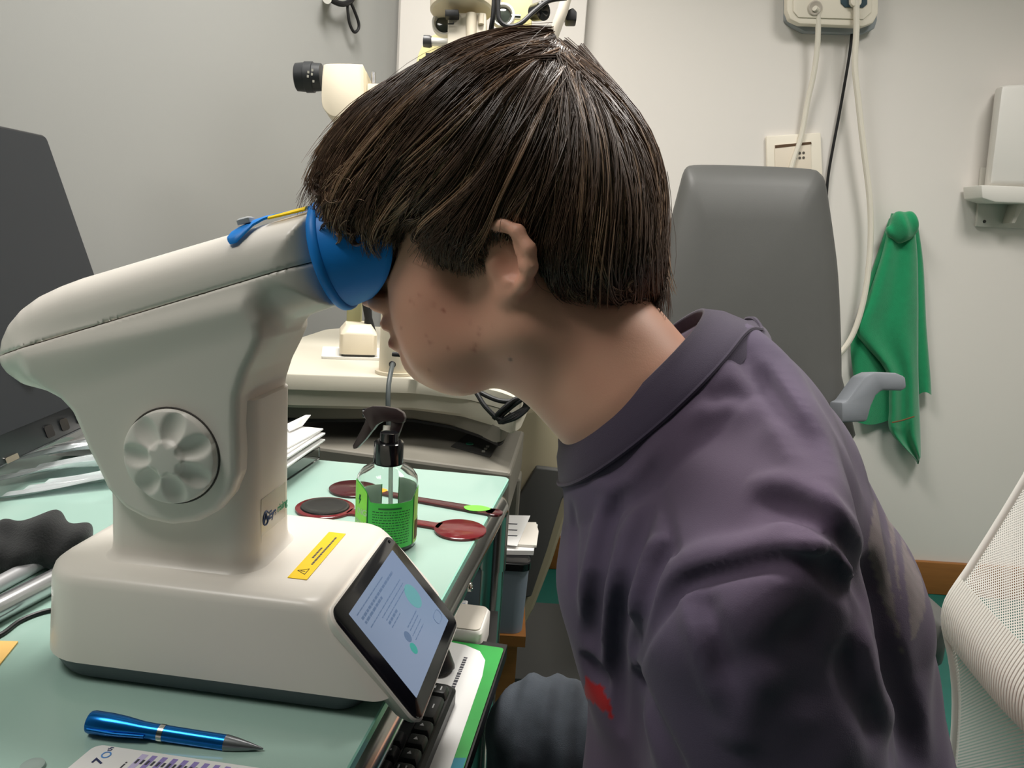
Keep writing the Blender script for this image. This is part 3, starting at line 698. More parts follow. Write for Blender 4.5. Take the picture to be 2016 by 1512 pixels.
# papers in a clear letter tray behind the device
ptr = thing('letter_tray', 'clear acrylic letter tray holding papers behind the white device', 'tray', onz(600, 900, ZT))
M_acr = mat('clear_acrylic', (0.92, 0.96, 0.95), 0.06, trans=1.0, ior=1.2)
P0 = onz(636, 846, 0.797)[:2]
la2 = la; ed2 = ed
def sheet(P, w_, l_, z, th, m, name, par, rot=0.0, smooth=False):
    R_ = np.array([[math.cos(rot), -math.sin(rot)], [math.sin(rot), math.cos(rot)]]); a_ = R_@la2; b_ = R_@ed2
    q = [P, P+a_*w_, P+a_*w_+b_*l_, P+b_*l_]
    return G().prism([(*p, z) for p in q], (0, 0, th)).build(name, m, par, smooth=False)
for z in (ZT+0.002, ZT+0.024):
    sheet(P0+la2*0.004, 0.14, 0.24, z, 0.002, M_acr, 'shelf', ptr)
    for k, (dx, dl_, wl, ll) in enumerate(((0.004, 0, 0.002, 0.24), (0.142, 0, 0.002, 0.24), (0.004, 0, 0.14, 0.002))):
        sheet(P0+la2*dx, wl, ll, z+0.002, 0.016, M_acr, 'side_wall', ptr)
stk = thing('paper_stack', 'stack of white papers lying in the clear letter tray', 'papers', (*P0, 0.79))
for k in range(7):
    sheet(P0+np.array([0.0, 0.0])-la2*(0.004*math.sin(k*2.1)), 0.128, 0.22, ZT+0.0275+k*0.0032, 0.0022, M_paper, 'sheet', stk, 0.05*math.sin(k*1.7))
cr = [onz(x, y, 0.802+dz) for x, y, dz in [(560, 838, 0), (602, 818, 0.012), (612, 818, 0.014), (596, 838, 0.0), (570, 850, 0)]]
G().prism(cr, (0, 0, 0.001)).build('curled_sheet', M_paper, stk, smooth=False)

# clear sleeves and papers at the left
M_film = mat('clear_film', (0.86, 0.90, 0.92), 0.07, trans=0.55, ior=1.35, spec=1.0, coat=1.0)
def wavy(name, P, dx, dy, nx, ny, amp, z, m, par=None, seed=0, th=0.0006):
    rnd = random.Random(seed); ph = [rnd.uniform(0, 6) for _ in range(6)]
    top = []; V = []; Fc = []
    for i in range(nx+1):
        for j in range(ny+1):
            s, t = i/nx, j/ny
            p = np.array(P[:2])+np.array(dx)*s+np.array(dy)*t
            h = amp*(0.5+0.5*math.sin(9*t+2.5*s+ph[0]))*(0.5+0.5*math.sin(3.1*s+ph[1]))+amp*0.35*(0.5+0.5*math.sin(21*t-3*s+ph[2]))
            V.append((p[0], p[1], z+h))
    for i in range(nx):
        for j in range(ny):
            a = i*(ny+1)+j; Fc.append((a, a+ny+1, a+ny+2, a+1))
    k = len(V); V2 = V+[(x, y, q-th) for x, y, q in V]
    Fc2 = Fc+[tuple(i+k for i in f[::-1]) for f in Fc]
    o = G(); o.add(V2, Fc2)
    ob = o.build(name, m, par, angle=80)
    return ob
sl0 = onz(-60, 985, ZT)
for k, (px, py, ex, ey, lb) in enumerate([(-20, 990, 230, 962, 'crumpled clear plastic sleeve lying nearest the black cloth pouch'), (-20, 962, 230, 930, 'crumpled clear plastic sleeve in the middle of the pile below the monitor'), (-10, 938, 235, 905, 'crumpled clear plastic sleeve at the back of the pile below the monitor')]):
    a_ = onz(px, py, ZT); b_ = onz(ex, ey, ZT)
    tag(wavy('plastic_sleeve', a_, (b_-a_)[:2], (0.03+0.0*k, 0.09), 30, 60, 0.013, ZT+0.002+0.006*k, M_film, None, k), lb, 'plastic sleeve', 'clear sleeves under the monitor')
tag(wavy('paper_pile', onz(95, 905, ZT), (onz(230, 900, ZT)-onz(95, 905, ZT))[:2], (0.02, 0.16), 10, 10, 0.002, ZT+0.016, M_paper, None, 9, 0.012), 'white paper pile under the monitor edge', 'papers')
# monitor
M_scr = mat('monitor_screen', s2l(42, 45, 49), 0.5, spec=0.3)
M_bez = mat('monitor_bezel', s2l(30, 32, 35), 0.3)
mB = np.array([-0.598, 1.205, 0.795]); mdir = np.array([0.03, -1.0, 0]); mdir /= np.linalg.norm(mdir)
ti = math.radians(17.5); mup = np.array([-math.sin(ti), -0.03*math.sin(ti), math.cos(ti)])
MM = frame(mB, mdir, mup); 
mzs = 1 if (MM.to_3x3() @ Vector((0, 0, 1))).x > 0 else -1
mon = thing('monitor', 'dark switched-off computer monitor tilted back on the desk', 'monitor', (mB[0]-0.1, mB[1]-0.25, ZT))
MW, MH = 0.50, 0.425
G().loft([rrect(0, MW, 0, MH, 0.008, -0.022*mzs, 4), rrect(0, MW, 0, MH, 0.008, -0.002*mzs, 4), rrect(0.002, MW-0.002, 0.002, MH-0.002, 0.008, 0, 4)], MM).build('housing', M_bez, mon, angle=40)
G().loft([rrect(0.004, MW-0.012, 0.035, MH-0.004, 0.004, 0.0, 3), rrect(0.004, MW-0.012, 0.035, MH-0.004, 0.004, 0.0008*mzs, 3)], MM).build('screen', M_scr, mon, smooth=False)
def mrect(x, y, w_, h_, d0, d1): return [rrect(x, x+w_, y, y+h_, min(w_, h_)*0.2, d0*mzs, 2), rrect(x, x+w_, y, y+h_, min(w_, h_)*0.2, d1*mzs, 2)]
bp_ = onplane(30, 922, MM.translation, np.array(MM.to_3x3() @ Vector((0, 0, 1)))); bl_ = MM.inverted() @ Vector(bp_)
G().loft(mrect(bl_[0]-0.012, 0.001, 0.024, 0.007, 0.0, 0.0014), MM).build('badge', M_chrome, mon, smooth=False)
for s_ in (0.16, 0.20, 0.235): G().loft(mrect(s_, 0.008, 0.018, 0.016, 0.0, 0.0008), MM).build('button', M_blackg, mon, smooth=False)
mc = mB+mdir*0.25
G().tube([mc+np.array([-0.03, 0, 0.1]), (mc[0]-0.17, mc[1], ZT+0.015)], 0.02, n=16).build('stand_neck', M_bez, mon)
G().loft([[(mc[0]-0.17+(0.08-e)*math.cos(t), mc[1]+(0.12-e)*math.sin(t), ZT+z) for t in np.linspace(0, 2*math.pi, 40, endpoint=False)] for z, e in ((0.0005, 0), (0.008, 0), (0.012, 0.004))]).build('stand_base', M_bez, mon, angle=40)
# black cloth pouch (soft lump)
M_cloth = mat('black_cloth', s2l(30, 31, 32), 0.95, sheen=0.15, bump=0.3, bscale=500)
pc = onz(52, 1075, ZT+0.022)
gx = grid((-0.085, -0.06, -0.002), (0.08, 0.07, 0.062), 0.0028); X, Y, Z = np.meshgrid(*gx, indexing='ij')
def ell(X, Y, Z, c, r, ax=0): q = np.sqrt(((X-c[0])/r[0])**2+((Y-c[1])/r[1])**2+((Z-c[2])/r[2])**2); return (q-1)*min(r)
f_ = smin(ell(X, Y, Z, (0.01, 0.012, 0.024), (0.046, 0.032, 0.025)), ell(X, Y, Z, (-0.035, -0.018, 0.016), (0.040, 0.028, 0.018)), 0.015)
f_ = f_+0.0022*np.sin(70*X+60*Y+1)*np.sin(90*Y-50*X+110*Z)+0.003*np.sin(150*X-90*Z+40*Y)
f_ = np.maximum(f_, -Z+0.0005)
V, Q = nets(f_, [a_[0] for a_ in gx], 0.0028)
tag(npmesh('cloth_pouch', V+np.array([pc[0], pc[1], ZT]), Q, M_cloth), 'crumpled black cloth pouch beside the silver tube', 'pouch')
# silver torch tube and cable
th_ = thing('silver_tube', 'silver metal torch handle lying behind the white device', 'torch', onz(10, 1200, ZT))
ta_ = onz(-30, 1213, ZT+0.011); tb_ = onz(100, 1146, ZT+0.011); tb_ = ta_+(tb_-ta_)/np.linalg.norm(tb_-ta_)*0.115
G().tube([ta_, tb_], 0.0105, n=24).build('barrel', mat('brushed_silver', s2l(205, 205, 208), 0.22, metal=0.9), th_)
tdv = (ta_-tb_)/np.linalg.norm(ta_-tb_)
G().tube([ta_-tdv*0.002, ta_+tdv*0.004, ta_+tdv*0.03], [0.011, 0.0125, 0.0125], n=24).build('end_cap', M_black, th_)
ta2 = onz(-40, 1170, ZT+0.008); tb2 = onz(110, 1090, ZT+0.008)
tag(G().tube([ta2, tb2], 0.0075, n=16).build('grey_rod', mat('grey_rod', s2l(170, 170, 172), 0.35, metal=0.4)), 'thin grey rod lying between the cloth pouch and silver tube', 'rod')
tag(G().tube(spline([onz(x, y, ZT+0.0022) for x, y in [(-60, 1272), (0, 1250), (40, 1222), (90, 1203), (150, 1195)]], 6), 0.0020, n=8).build('cable', M_black), 'thin black cable lying on the glass below the silver tube', 'cable')
tag(G().prism([onz(x, y, ZT+0.0004) for x, y in [(-70, 1262), (36, 1265), (-2, 1312), (-100, 1318)]], (0, 0, 0.0012)).build('sticky_note', mat('orange_note', s2l(250, 202, 120), 0.7), smooth=False), 'pale orange sticky note at the left edge of the glass', 'note')
# blue pen
pL = onz(178, 1421, ZT+0.0075); pR = onz(518, 1474, ZT+0.002); L = np.linalg.norm(pR-pL); pax = (pR-pL)/L
M_pen = mat('pen_blue', s2l(16, 110, 190), 0.22, metal=0.75)
pen = thing('ballpoint_pen', 'blue metallic ballpoint pen lying on the glass in front of the device', 'pen', (pL+pR)/2)
G().lathe([(0.0, 0.0), (0.0, 0.0070), (0.002, 0.0076), (L*0.12, 0.0076), (L*0.2, 0.0070), (L*0.3, 0.0056), (L*0.37, 0.0053), (L*0.41, 0.0053), (L*0.41, 0)], pL, pax, n=32).build('cap_barrel', M_pen, pen, angle=50)
G().lathe([(L*0.43, 0), (L*0.43, 0.0053), (L*0.6, 0.0052), (L*0.79, 0.0052), (L*0.79, 0)], pL, pax, n=32).build('barrel', M_pen, pen, angle=50)
G().lathe([(L*0.405, 0), (L*0.405, 0.0056), (L*0.435, 0.0056), (L*0.435, 0)], pL, pax, n=32).build('ring', M_chrome, pen, angle=50)
G().lathe([(L*0.785, 0), (L*0.785, 0.0054), (L*0.85, 0.0044), (L*0.92, 0.0028), (L*0.975, 0.0012), (L, 0.0005), (L, 0)], pL, pax, n=24).build('tip', mat('pen_tip_grey', s2l(140, 142, 146), 0.3, metal=0.8), pen, angle=50)
pcl = np.array([0, 0, 1.0])*0.0004+np.cross(pax, [0, 0, 1.0])*0.0
pen_n = np.cross(pax, np.array([0, 0, 1.0]))
pen_n = pen_n if pen_n[1] < 0 else -pen_n
G().tube([pL+pax*(L*0.02)+pen_n*0.0078, pL+pax*(L*0.18)+pen_n*0.0082, pL+pax*(L*0.34)+pen_n*0.0062], 0.0011, n=8).build('clip', M_pen, pen)
# printed card
cO = onz(190, 1466, ZT+0.0008); cx_ = onz(470, 1507, ZT+0.0008)-cO; cx_ /= np.linalg.norm(cx_); cy_ = onz(140, 1515, ZT+0.0008)-onz(184, 1478, ZT+0.0008); cy_ /= np.linalg.norm(cy_)
CM = Matrix(((cx_[0], cy_[0], 0, cO[0]), (cx_[1], cy_[1], 0, cO[1]), (0, 0, 1, ZT+0.0006), (0, 0, 0, 1)))
card = thing('printed_card', 'white card with purple striped table lying below the pen', 'card', cO)
def crect(x0, x1, y0, y1, z0, z1, r=0.0001, n=1): return [rrect(x0, x1, y0, y1, r, z0, n), rrect(x0, x1, y0, y1, r, z1, n)]
G().loft(crect(0, 0.15, 0, 0.10, 0.0, 0.0006, 0.006, 5), CM).build('sheet', M_paper, card, smooth=False)
M_pur = mat('purple_print', s2l(150, 134, 196), 0.7); M_purl = mat('purple_light', s2l(200, 190, 226), 0.7)
for k in range(17):
    G().loft(crect(0.0345+0.0072*k, 0.0345+0.0072*k+(0.0036 if k else 0.0045), 0.003, 0.098, 0.0006, 0.0007), CM).build('stripe', M_pur if k else M_purl, card, smooth=False)
g = G(); rr_ = random.Random(11)
for k in range(17):
    for x in (0.0352+0.0072*k, 0.0352+0.0072*k+0.0036):
        y = 0.008
        while y < 0.09:
            g.loft(crect(x, x+0.0016, y, y+0.0042, 0.0007, 0.0008), CM); y += 0.0125
for (x, y0, y1) in ((0.0245, 0.022, 0.07), (0.030, 0.012, 0.07), (0.013, 0.03, 0.05)):
    y = y0
    while y < y1: w_ = rr_.uniform(0.001, 0.004); g.loft(crect(x, x+0.0011, y, y+w_, 0.0006, 0.0008), CM); y += w_+0.0007
g.build('print', M_ink, card, smooth=False)['kind'] = 'stuff'
TM = frame(CM @ Vector((0.0165, 0.0178, 0.0008)), -cy_, -cx_)
if (TM.to_3x3() @ Vector((0, 0, 1))).z < 0: TM = TM @ Matrix.Scale(-1, 4, (0, 0, 1))
text('lettering', '7', 0.0095, TM, mat('navy_print', s2l(40, 50, 90), 0.6), card, bold=0.0002)
text('lettering', 'O', 0.0085, TM @ Matrix.Translation((0.0055, 0, 0)), mat('sky_print', s2l(90, 150, 220), 0.6), card)
text('lettering', 'th', 0.0050, TM @ Matrix.Translation((0.0125, 0.003, 0)), mat('navy_print2', s2l(70, 80, 120), 0.6), card)
sg = onz(64, 1512, ZT)
tag(G().lathe([(0.0004, 0), (0.0004, 0.0075), (0.0022, 0.007), (0.003, 0.004), (0.003, 0)], (sg[0], sg[1], ZT), (0, 0, 1), n=24).build('rubber_bumper', mat('clear_rubber', s2l(196, 214, 208), 0.2, trans=0.4)), 'small clear round pad stuck on the glass beside the card', 'pad')

# things at the far end of the keyboard tray
kn = onz(880, 1330, ZK)
tag(G().lathe([(0.0008, 0), (0.0008, 0.0125), (0.004, 0.0135), (0.03, 0.0125), (0.045, 0.0115), (0.047, 0.009), (0.047, 0)], (kn[0]-0.004, kn[1]+0.004, ZK), (-0.45, 0.35, 1.0), n=28).build('black_knob', M_black), 'black round plastic knob standing behind the screen on the leaflet', 'knob')
wb = onz(962, 1285, ZK)[:2]
wbt = thing('plastic_box', 'white plastic box with rounded corners behind the green leaflet', 'box', (*wb, ZK))
WB = frame((wb[0]-0.052, wb[1]+0.022, ZK-0.018), (math.cos(-0.12), math.sin(-0.12), 0), (math.sin(0.15), math.cos(0.15), 0))
G().loft([rrect(0, 0.044, 0, 0.062, 0.008, 0.0, 4), rrect(0, 0.044, 0, 0.062, 0.008, 0.028, 4), rrect(0.002, 0.042, 0.002, 0.060, 0.008, 0.031, 4)], WB).build('body', M_white, wbt, angle=40)
G().loft([rrect(0.004, 0.040, 0.003, 0.059, 0.006, 0.0305, 4), rrect(0.004, 0.040, 0.003, 0.059, 0.006, 0.0325, 4)], WB).build('lid', mat('warm_white', s2l(215, 208, 196), 0.4), wbt, angle=40)
pf = thing('folded_paper', 'white folded paper with a blue square standing beside the white box', 'papers', (*wb, ZK))
fq = [CP(860, 1300, 0.93), CP(898, 1292, 0.93), CP(918, 1182, 0.98), CP(900, 1183, 0.98)]
G().prism(fq, (0.002, 0.004, -0.003)).build('sheet', M_paper, pf, smooth=False)
G().prism([p-FWD*0.003 for p in PX([(901, 1198), (912, 1195), (916, 1187), (905, 1187)], 0.972)], FWD*0.001).build('blue_print', mat('blue_print', s2l(60, 120, 200), 0.6), pf, smooth=False)
# support for the far tray items
G().box((wb[0]-0.035, wb[1]+0.075, ZK-0.0245), (0.085, 0.11, 0.012)).build('rear_shelf', M_black, tr, smooth=False)
# ------------------------------------------------------------------ behind the desk
M_cream = mat('instrument_cream', s2l(220, 209, 187), 0.4)
M_creamt = mat('instrument_table_cream', s2l(202, 196, 180), 0.5)
M_yelc = mat('instrument_yellow', s2l(232, 222, 160), 0.45)
M_gun = mat('console_grey', s2l(128, 124, 114), 0.55, noise=0.04, nscale=12)
M_beige = mat('console_beige', s2l(150, 142, 118), 0.55)
M_dgrey = mat('console_dark', s2l(62, 62, 60), 0.6)
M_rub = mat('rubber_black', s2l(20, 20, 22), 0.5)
it = thing('instrument_table', 'cream topped slit lamp table with grey console body', 'table', (-0.25, 1.6, 0))
ZI = 0.83
def xy(px, py, z): return onz(px, py, z)[:2]
tA = xy(540, 736, ZI); tB = xy(1000, 776, ZI); tC = xy(1015, 760, ZI)
fd = tB-tA; fd /= np.linalg.norm(fd); bd = np.array([-fd[1], fd[0]])
FL0 = xy(580, 738, ZI); 
outl = [FL0-fd*0.16, FL0-fd*0.02, xy(818, 743, ZI)-bd*0.01, xy(925, 757, ZI), xy(985, 772, ZI), xy(1012, 786, ZI)+fd*0.012, xy(1012, 786, ZI)+fd*0.02+bd*0.03]
outl = outl+[outl[-1]+bd*0.50, FL0+fd*0.05+bd*0.78, FL0-fd*0.10+bd*0.72, FL0-fd*0.16+bd*0.6]
op = rpoly(outl, 0.012, 3)
def inset(P, e):
    c = sum(P)/len(P); return [p+(c-p)/np.linalg.norm(c-p)*e for p in P]
G().loft([R3(op, ZI-0.028), R3(op, ZI-0.002), R3(inset(op, 0.002), ZI)]).build('table_top', M_creamt, it, angle=40)
i1 = inset(op, 0.012); i1b = inset(op, 0.02)
G().loft([R3(i1b, ZI-0.064), R3(i1, ZI-0.058), R3(i1, ZI-0.030)]).build('table_apron', M_creamt, it, angle=40)
i2 = inset(op, 0.05)
G().loft([R3(inset(op, 0.06), ZI-0.092), R3(i2, ZI-0.086), R3(i2, ZI-0.062)]).build('drive_housing', M_gun, it, angle=40)
G().loft([R3(inset(op, 0.055), ZI-0.096), R3(inset(op, 0.055), ZI-0.091)]).build('shadow_plate', M_rub, it, angle=40)  # black sheet put in as the shade line under the housing
# console
cF = [np.array([-0.62, 1.40]), np.array([0.008, 1.262]), np.array([0.055, 1.83]), np.array([-0.5, 1.95])]
G().loft([R3(cF, 0.62), R3(cF, 0.70)]).build('console', M_gun, it, smooth=False, bevel=0.006)
cB = [np.array([-0.55, 1.56]), np.array([0.03, 1.48]), np.array([0.05, 1.82]), np.array([-0.48, 1.92])]
G().loft([R3(cB, 0.02), R3(cB, 0.62)]).build('console_body', M_gun, it, smooth=False, bevel=0.006)
CPq = [onz(888, 880, 0.7005), onz(957, 828, 0.7005), onz(1012, 838, 0.7005), onz(964, 901, 0.7005)]
pn = G().prism(CPq, (0, 0, 0.002)).build('control_panel', M_dgrey, it, smooth=False)
def on_panel(s, t): return CPq[0]*(1-s)*(1-t)+CPq[1]*s*(1-t)+CPq[2]*s*t+CPq[3]*(1-s)*t
M_btn = mat('button_grey', s2l(168, 166, 156), 0.5)
for s, t, m_ in ((0.62, 0.38, M_btn), (0.52, 0.38, M_btn), (0.6, 0.72, M_btn), (0.5, 0.72, M_btn), (0.4, 0.72, M_btn), (0.17, 0.33, mat('button_green', s2l(30, 130, 100), 0.5))):
    P = on_panel(s, t); G().lathe([(0.002, 0.0072), (0.0035, 0.0068), (0.0038, 0.0)], P, (0, 0, 1), n=18).build('button', m_, pn)
g = G()
for k in range(3):
    P = on_panel(0.08+0.07*k, 0.78); g.box((P[0], P[1], P[2]+0.0022), (0.006, 0.012, 0.0006))
g.build('panel_print', M_btn, pn, smooth=False)
sq = PX([(1012, 815), (1075, 800), (1150, 800), (1150, 900), (1120, 1000), (1085, 1110), (1050, 1200), (1000, 1290), (975, 1290), (985, 1150), (1000, 1000), (1004, 935)], 1.60)
G().prism(sq, (0.02, 0.25, 0)).build('side_cover', M_beige, it, smooth=False, bevel=0.006)
dq = PX([(1056, 920), (1140, 930), (1106, 985), (1078, 1080), (1046, 1175), (975, 1190), (985, 1040)], 1.58)
G().prism(dq, (0.0, 0.018, 0)).build('kick_plate', M_dgrey, it, smooth=False, bevel=0.003)
G().box((-0.12, 1.70, 0.078), (0.68, 0.36, 0.152)).build('base_plate', M_dgrey, it, smooth=False)
# slit lamp
sl = thing('slit_lamp', 'cream slit lamp microscope standing on the instrument table', 'microscope', (*xy(740, 720, ZI), ZI))
b0, b1 = xy(668, 707, ZI), xy(742, 709, ZI); bw = np.linalg.norm(b1-b0)
SB = frame((b0[0], b0[1], ZI), (*(b1-b0), 0), (*bd, 0))
G().loft([rrect(0.004, bw-0.004, 0.004, 0.10, 0.008, 0.001, 4), rrect(0.004, bw-0.004, 0.004, 0.10, 0.008, 0.010, 4)], SB).build('base_foot', M_dgrey, sl)
G().loft([rrect(0, bw, 0, 0.11, 0.012, 0.010, 5), rrect(0, bw, 0, 0.11, 0.012, 0.05, 5), rrect(0.003, bw-0.003, 0.003, 0.107, 0.012, 0.055, 5), rrect(0.012, bw-0.012, 0.02, 0.09, 0.012, 0.068, 5)], SB).build('base', M_cream, sl)
G().loft([rrect(-0.035, bw+0.03, -0.004, 0.13, 0.006, 0.0005, 3), rrect(-0.035, bw+0.03, -0.004, 0.13, 0.006, 0.005, 3)], SB).build('glide_plate', M_white, sl)
Pj = SB @ Vector((bw*0.82, 0.05, 0.05))
G().tube([Pj, Pj+Vector((-0.004, 0, 0.03)), Pj+Vector((-0.012, 0, 0.085)), Pj+Vector((-0.014, 0, 0.11))], [0.013, 0.008, 0.011, 0.012], n=18).build('joystick', M_rub, sl)
Pk = SB @ Vector((0.03, 0.085, 0.055)); G().box((Pk[0], Pk[1], Pk[2]+0.025), (0.03, 0.02, 0.06), bev=0.003).build('bracket', mat('olive', s2l(150, 148, 110), 0.5), sl)
cc = xy(768, 742, ZI); cR = 0.031
G().lathe([(0.0005, 0), (0.0005, cR*1.25), (0.006, cR*1.25), (0.006, cR*1.02), (0.13, cR), (0.133, cR*0.96), (0.133, 0)], (*(cc+bd*0.04), ZI), (0, 0, 1), n=36).build('column', M_cream, sl)
pk = np.array([*(cc+bd*0.04), ZI])
for (px, py) in ((773, 697), (773, 717)):
    P = CP(px, py, float((pk-CAM)@FWD)-0.032)
    G().lathe([(0, 0.0), (0, 0.005), (0.004, 0.0075), (0.009, 0.0065), (0.012, 0.003), (0.012, 0)], P+np.array([0, 0.006, 0]), (0, -1, 0), n=16).build('cable_plug', M_rub, sl)
P0 = CP(773, 697, 1.355); P1 = CP(773, 717, 1.355)
tag(G().tube(spline([P1, CP(769, 735, 1.33), CP(765, 760, 1.31), CP(764, 800, 1.30), CP(766, 870, 1.30)], 6), 0.0042, n=10).build('cable', mat('grey_cable', s2l(70, 76, 76), 0.5)), 'dark grey cable hanging from the slit lamp column behind the spray bottle', 'cable')
tag(G().tube(spline([P0, CP(800, 702, 1.35), CP(860, 730, 1.33), CP(925, 760, 1.29), CP(955, 800, 1.27), CP(985, 826, 1.27), CP(1010, 815, 1.28)], 6), 0.0042, n=10).build('cable', M_rub), 'black cable crossing the slit lamp table towards the cable bundle', 'cable')
tag(G().tube(spline([CP(915, 752, 1.30), CP(950, 775, 1.28), CP(990, 790, 1.27), CP(1030, 785, 1.27), CP(1060, 770, 1.28)], 6), 0.0042, n=10).build('cable', M_rub), 'black cable running over the corner of the slit lamp table', 'cable')
g = G(); rr_ = random.Random(4)
for k in range(6):
    o_ = rr_.uniform(-5, 5); o2 = rr_.uniform(-4, 4)
    g.tube(spline([CP(975+o_, 826+o2, 1.27), CP(992+o2, 808+o_, 1.262+0.004*k), CP(1018+o_, 788+o2, 1.262), CP(1034+o2, 786, 1.265), CP(1036+o_, 802, 1.27), CP(1015+o2, 818+o_, 1.265), CP(985+o_, 832, 1.27)], 5), 0.0036, n=8)
g.build('cable_bundle', M_rub)
cbb = bpy.data.objects['cable_bundle']; tag(cbb, 'tied bundle of black cable hanging off the table corner', 'cable')
G().tube(spline([(*(cc+bd*0.05), ZI+0.12), tuple(CP(800, 480, 1.50)), tuple(CP(850, 350, 1.60)), tuple(CP(880, 230, 1.66))], 5), 0.022, n=20).build('support_column', M_cream, sl)
# binocular head
d_ = 1.62
def pbox(name, x0, x1, y0, y1, d, th, m, par, bev=0.004, **k):
    q = PX([(x0, y0), (x1, y0), (x1, y1), (x0, y1)], d); return G().prism(q, FWD*th).build(name, m, par, bevel=bev)
hb = PX(spline([(637, 127), (650, 125), (706, 126), (715, 134), (715, 200), (708, 222), (690, 230), (656, 229), (640, 218), (633, 200), (634, 150), (637, 127)], 3)[:-1], d_)
G().prism(hb, FWD*0.075).build('prism_housing', M_cream, sl, bevel=0.005)
G().prism(PX([(715, 134), (722, 142), (722, 205), (715, 200)], d_+0.01), FWD*0.06).build('housing_flank', mat('cream_painted_shade', s2l(200, 188, 160), 0.5), sl, smooth=False)  # the right side's shade is put into a darker cream
epx = CP(634, 152, d_+0.035); epy = CP(583, 152, d_+0.035); ea = epy-epx; eL = np.linalg.norm(ea)
eR = 29*1.655/1514
G().lathe([(0, 0), (0, eR*0.88), (eL*0.3, eR*0.92), (eL*0.32, eR), (eL*0.62, eR), (eL*0.64, eR*0.95), (eL*0.97, eR*0.9), (eL, eR*0.82), (eL, eR*0.6), (eL*0.85, eR*0.5), (eL*0.85, 0)], epx, ea, n=36).build('eyepiece', mat('eyepiece_black', s2l(44, 46, 48), 0.45), sl, angle=40)
g = G()
for k, (px, py) in enumerate([(607, 142), (606, 150), (615, 138), (614, 146), (617, 160)]):
    g.box(CP(px, py, d_+0.0025-0.0), (0.004, 0.001, 0.005))
g.build('eyepiece_marks', M_btn, sl, smooth=False)
G().prism(PX([(722, 163), (860, 165), (860, 240), (722, 240)], d_+0.01), FWD*0.06).build('microscope_arm', M_cream, sl, bevel=0.004)
for px, py in ((735, 143), (782, 147)):
    G().tube([CP(px, py, d_+0.03), CP(px, py+22, d_+0.03)], 0.0045, n=12).build('pin', mat('steel', s2l(170, 170, 172), 0.3, metal=0.8), sl)
# illumination tower
d2_ = 1.60
Pt = CP(909, 25, d2_+0.03); rr2 = 62*1.63/1514
G().lathe([(0, 0), (0, rr2*0.93), (0.004, rr2), (0.06, rr2), (0.065, rr2*0.96), (0.12, rr2*0.92), (0.20, rr2*0.8), (0.21, rr2*0.7), (0.21, 0)], Pt, UPV, n=44).build('lamp_housing', M_cream, sl, angle=35)  # unseen upper part made taller so it shades the wall behind
G().prism(PX([(882, 24), (957, 24), (957, 60), (950, 100), (945, 240), (880, 240), (880, 100)], d2_), FWD*0.06).build('tower', mat('tower_cream', s2l(230, 220, 202), 0.45), sl, bevel=0.004)
G().tube([CP(928, 28, d2_-0.004), CP(928, 100, d2_-0.004)], 0.011, n=20).build('tower_rib', M_cream, sl)
G().tube([CP(947, 28, d2_-0.002), CP(947, 48, d2_-0.002)], 0.006, n=14).build('tower_rib', M_cream, sl)
pbox('selector_switch', 876, 903, 18, 31, d2_-0.02, 0.02, M_rub, sl, 0.002)
G().tube([CP(882, 47, d2_-0.006), CP(893, 47, d2_-0.006), CP(893, 44, d2_-0.012)], 0.0014, n=6).build('lever', M_rub, sl)
def ringlens(px, py, r_px, d, m_out):
    P = CP(px, py, d); r = r_px*d/1514
    G().lathe([(0, r*0.7), (0, r), (0.012, r), (0.014, r*0.95), (0.014, r*0.8), (0.006, r*0.7), (0, r*0.7)], P, -FWD, n=40).build('lens_ring', m_out, sl)
    G().lathe([(0.001, 0), (0.001, r*0.78), (0.008, r*0.6), (0.010, r*0.3), (0.0105, 0)], P, -FWD, n=32).build('lens', mat('lens_glass_dark', s2l(60, 66, 60), 0.08, spec=0.9, coat=0.5), sl)
ringlens(876, 50, 25, 1.66, M_white); ringlens(990, 34, 24, 1.66, M_white)
Pk = CP(880, 86, d2_+0.02)
G().tube([CP(884, 84, d2_+0.02), CP(848, 82, d2_+0.02)], 0.0085, n=18).build('knob_shaft', M_white, sl)
G().tube([CP(850, 82, d2_+0.02), CP(846, 82, d2_+0.02), CP(834, 81, d2_+0.02)], [0.0105, 0.0125, 0.012], n=20).build('knob', mat('knob_grey', s2l(70, 70, 72), 0.4), sl)
yd = 1.72
yo = PX(spline([(818, 150), (822, 110), (838, 80), (860, 65), (900, 58), (1000, 58), (1060, 62), (1100, 85), (1120, 120), (1125, 180), (1100, 260), (840, 260), (820, 200)], 4), yd)
G().prism(yo, FWD*0.05).build('yellow_housing', M_yelc, sl, bevel=0.004)
for x0, y0 in ((838, 104), (825, 116)): pbox('housing_slot', x0, x0+22, y0, y0+12, yd-0.004, 0.004, M_rub, sl, 0)
G().prism(PX([(985, -60), (1048, -60), (1048, 22), (1046, 56), (990, 56)], 1.70), FWD*0.07).build('yellow_block', M_yelc, sl, bevel=0.003)
G().tube([CP(1007, 33, 1.655), CP(1025, 34, 1.655)], 0.006, n=14).build('screw', M_chrome, sl)
G().lathe([(0, 0), (0, 0.018), (0.03, 0.020), (0.032, 0.014), (0.025, 0)], CP(1052, 25, 1.68), CP(1075, 20, 1.65)-CP(1052, 25, 1.68), n=24).build('side_lens', M_blackg, sl)
G().tube([CP(1122, -30, 1.62), CP(1108, 20, 1.62), CP(1082, 90, 1.63), CP(1070, 130, 1.64)], 0.0115, n=18).build('head_rest_arm', mat('warm_arm', s2l(222, 212, 196), 0.4), sl)
G().prism(PX([(1112, 22), (1128, 14), (1136, 22), (1135, 40), (1114, 40)], 1.63), FWD*0.03).build('arm_knob', M_rub, sl, bevel=0.003)
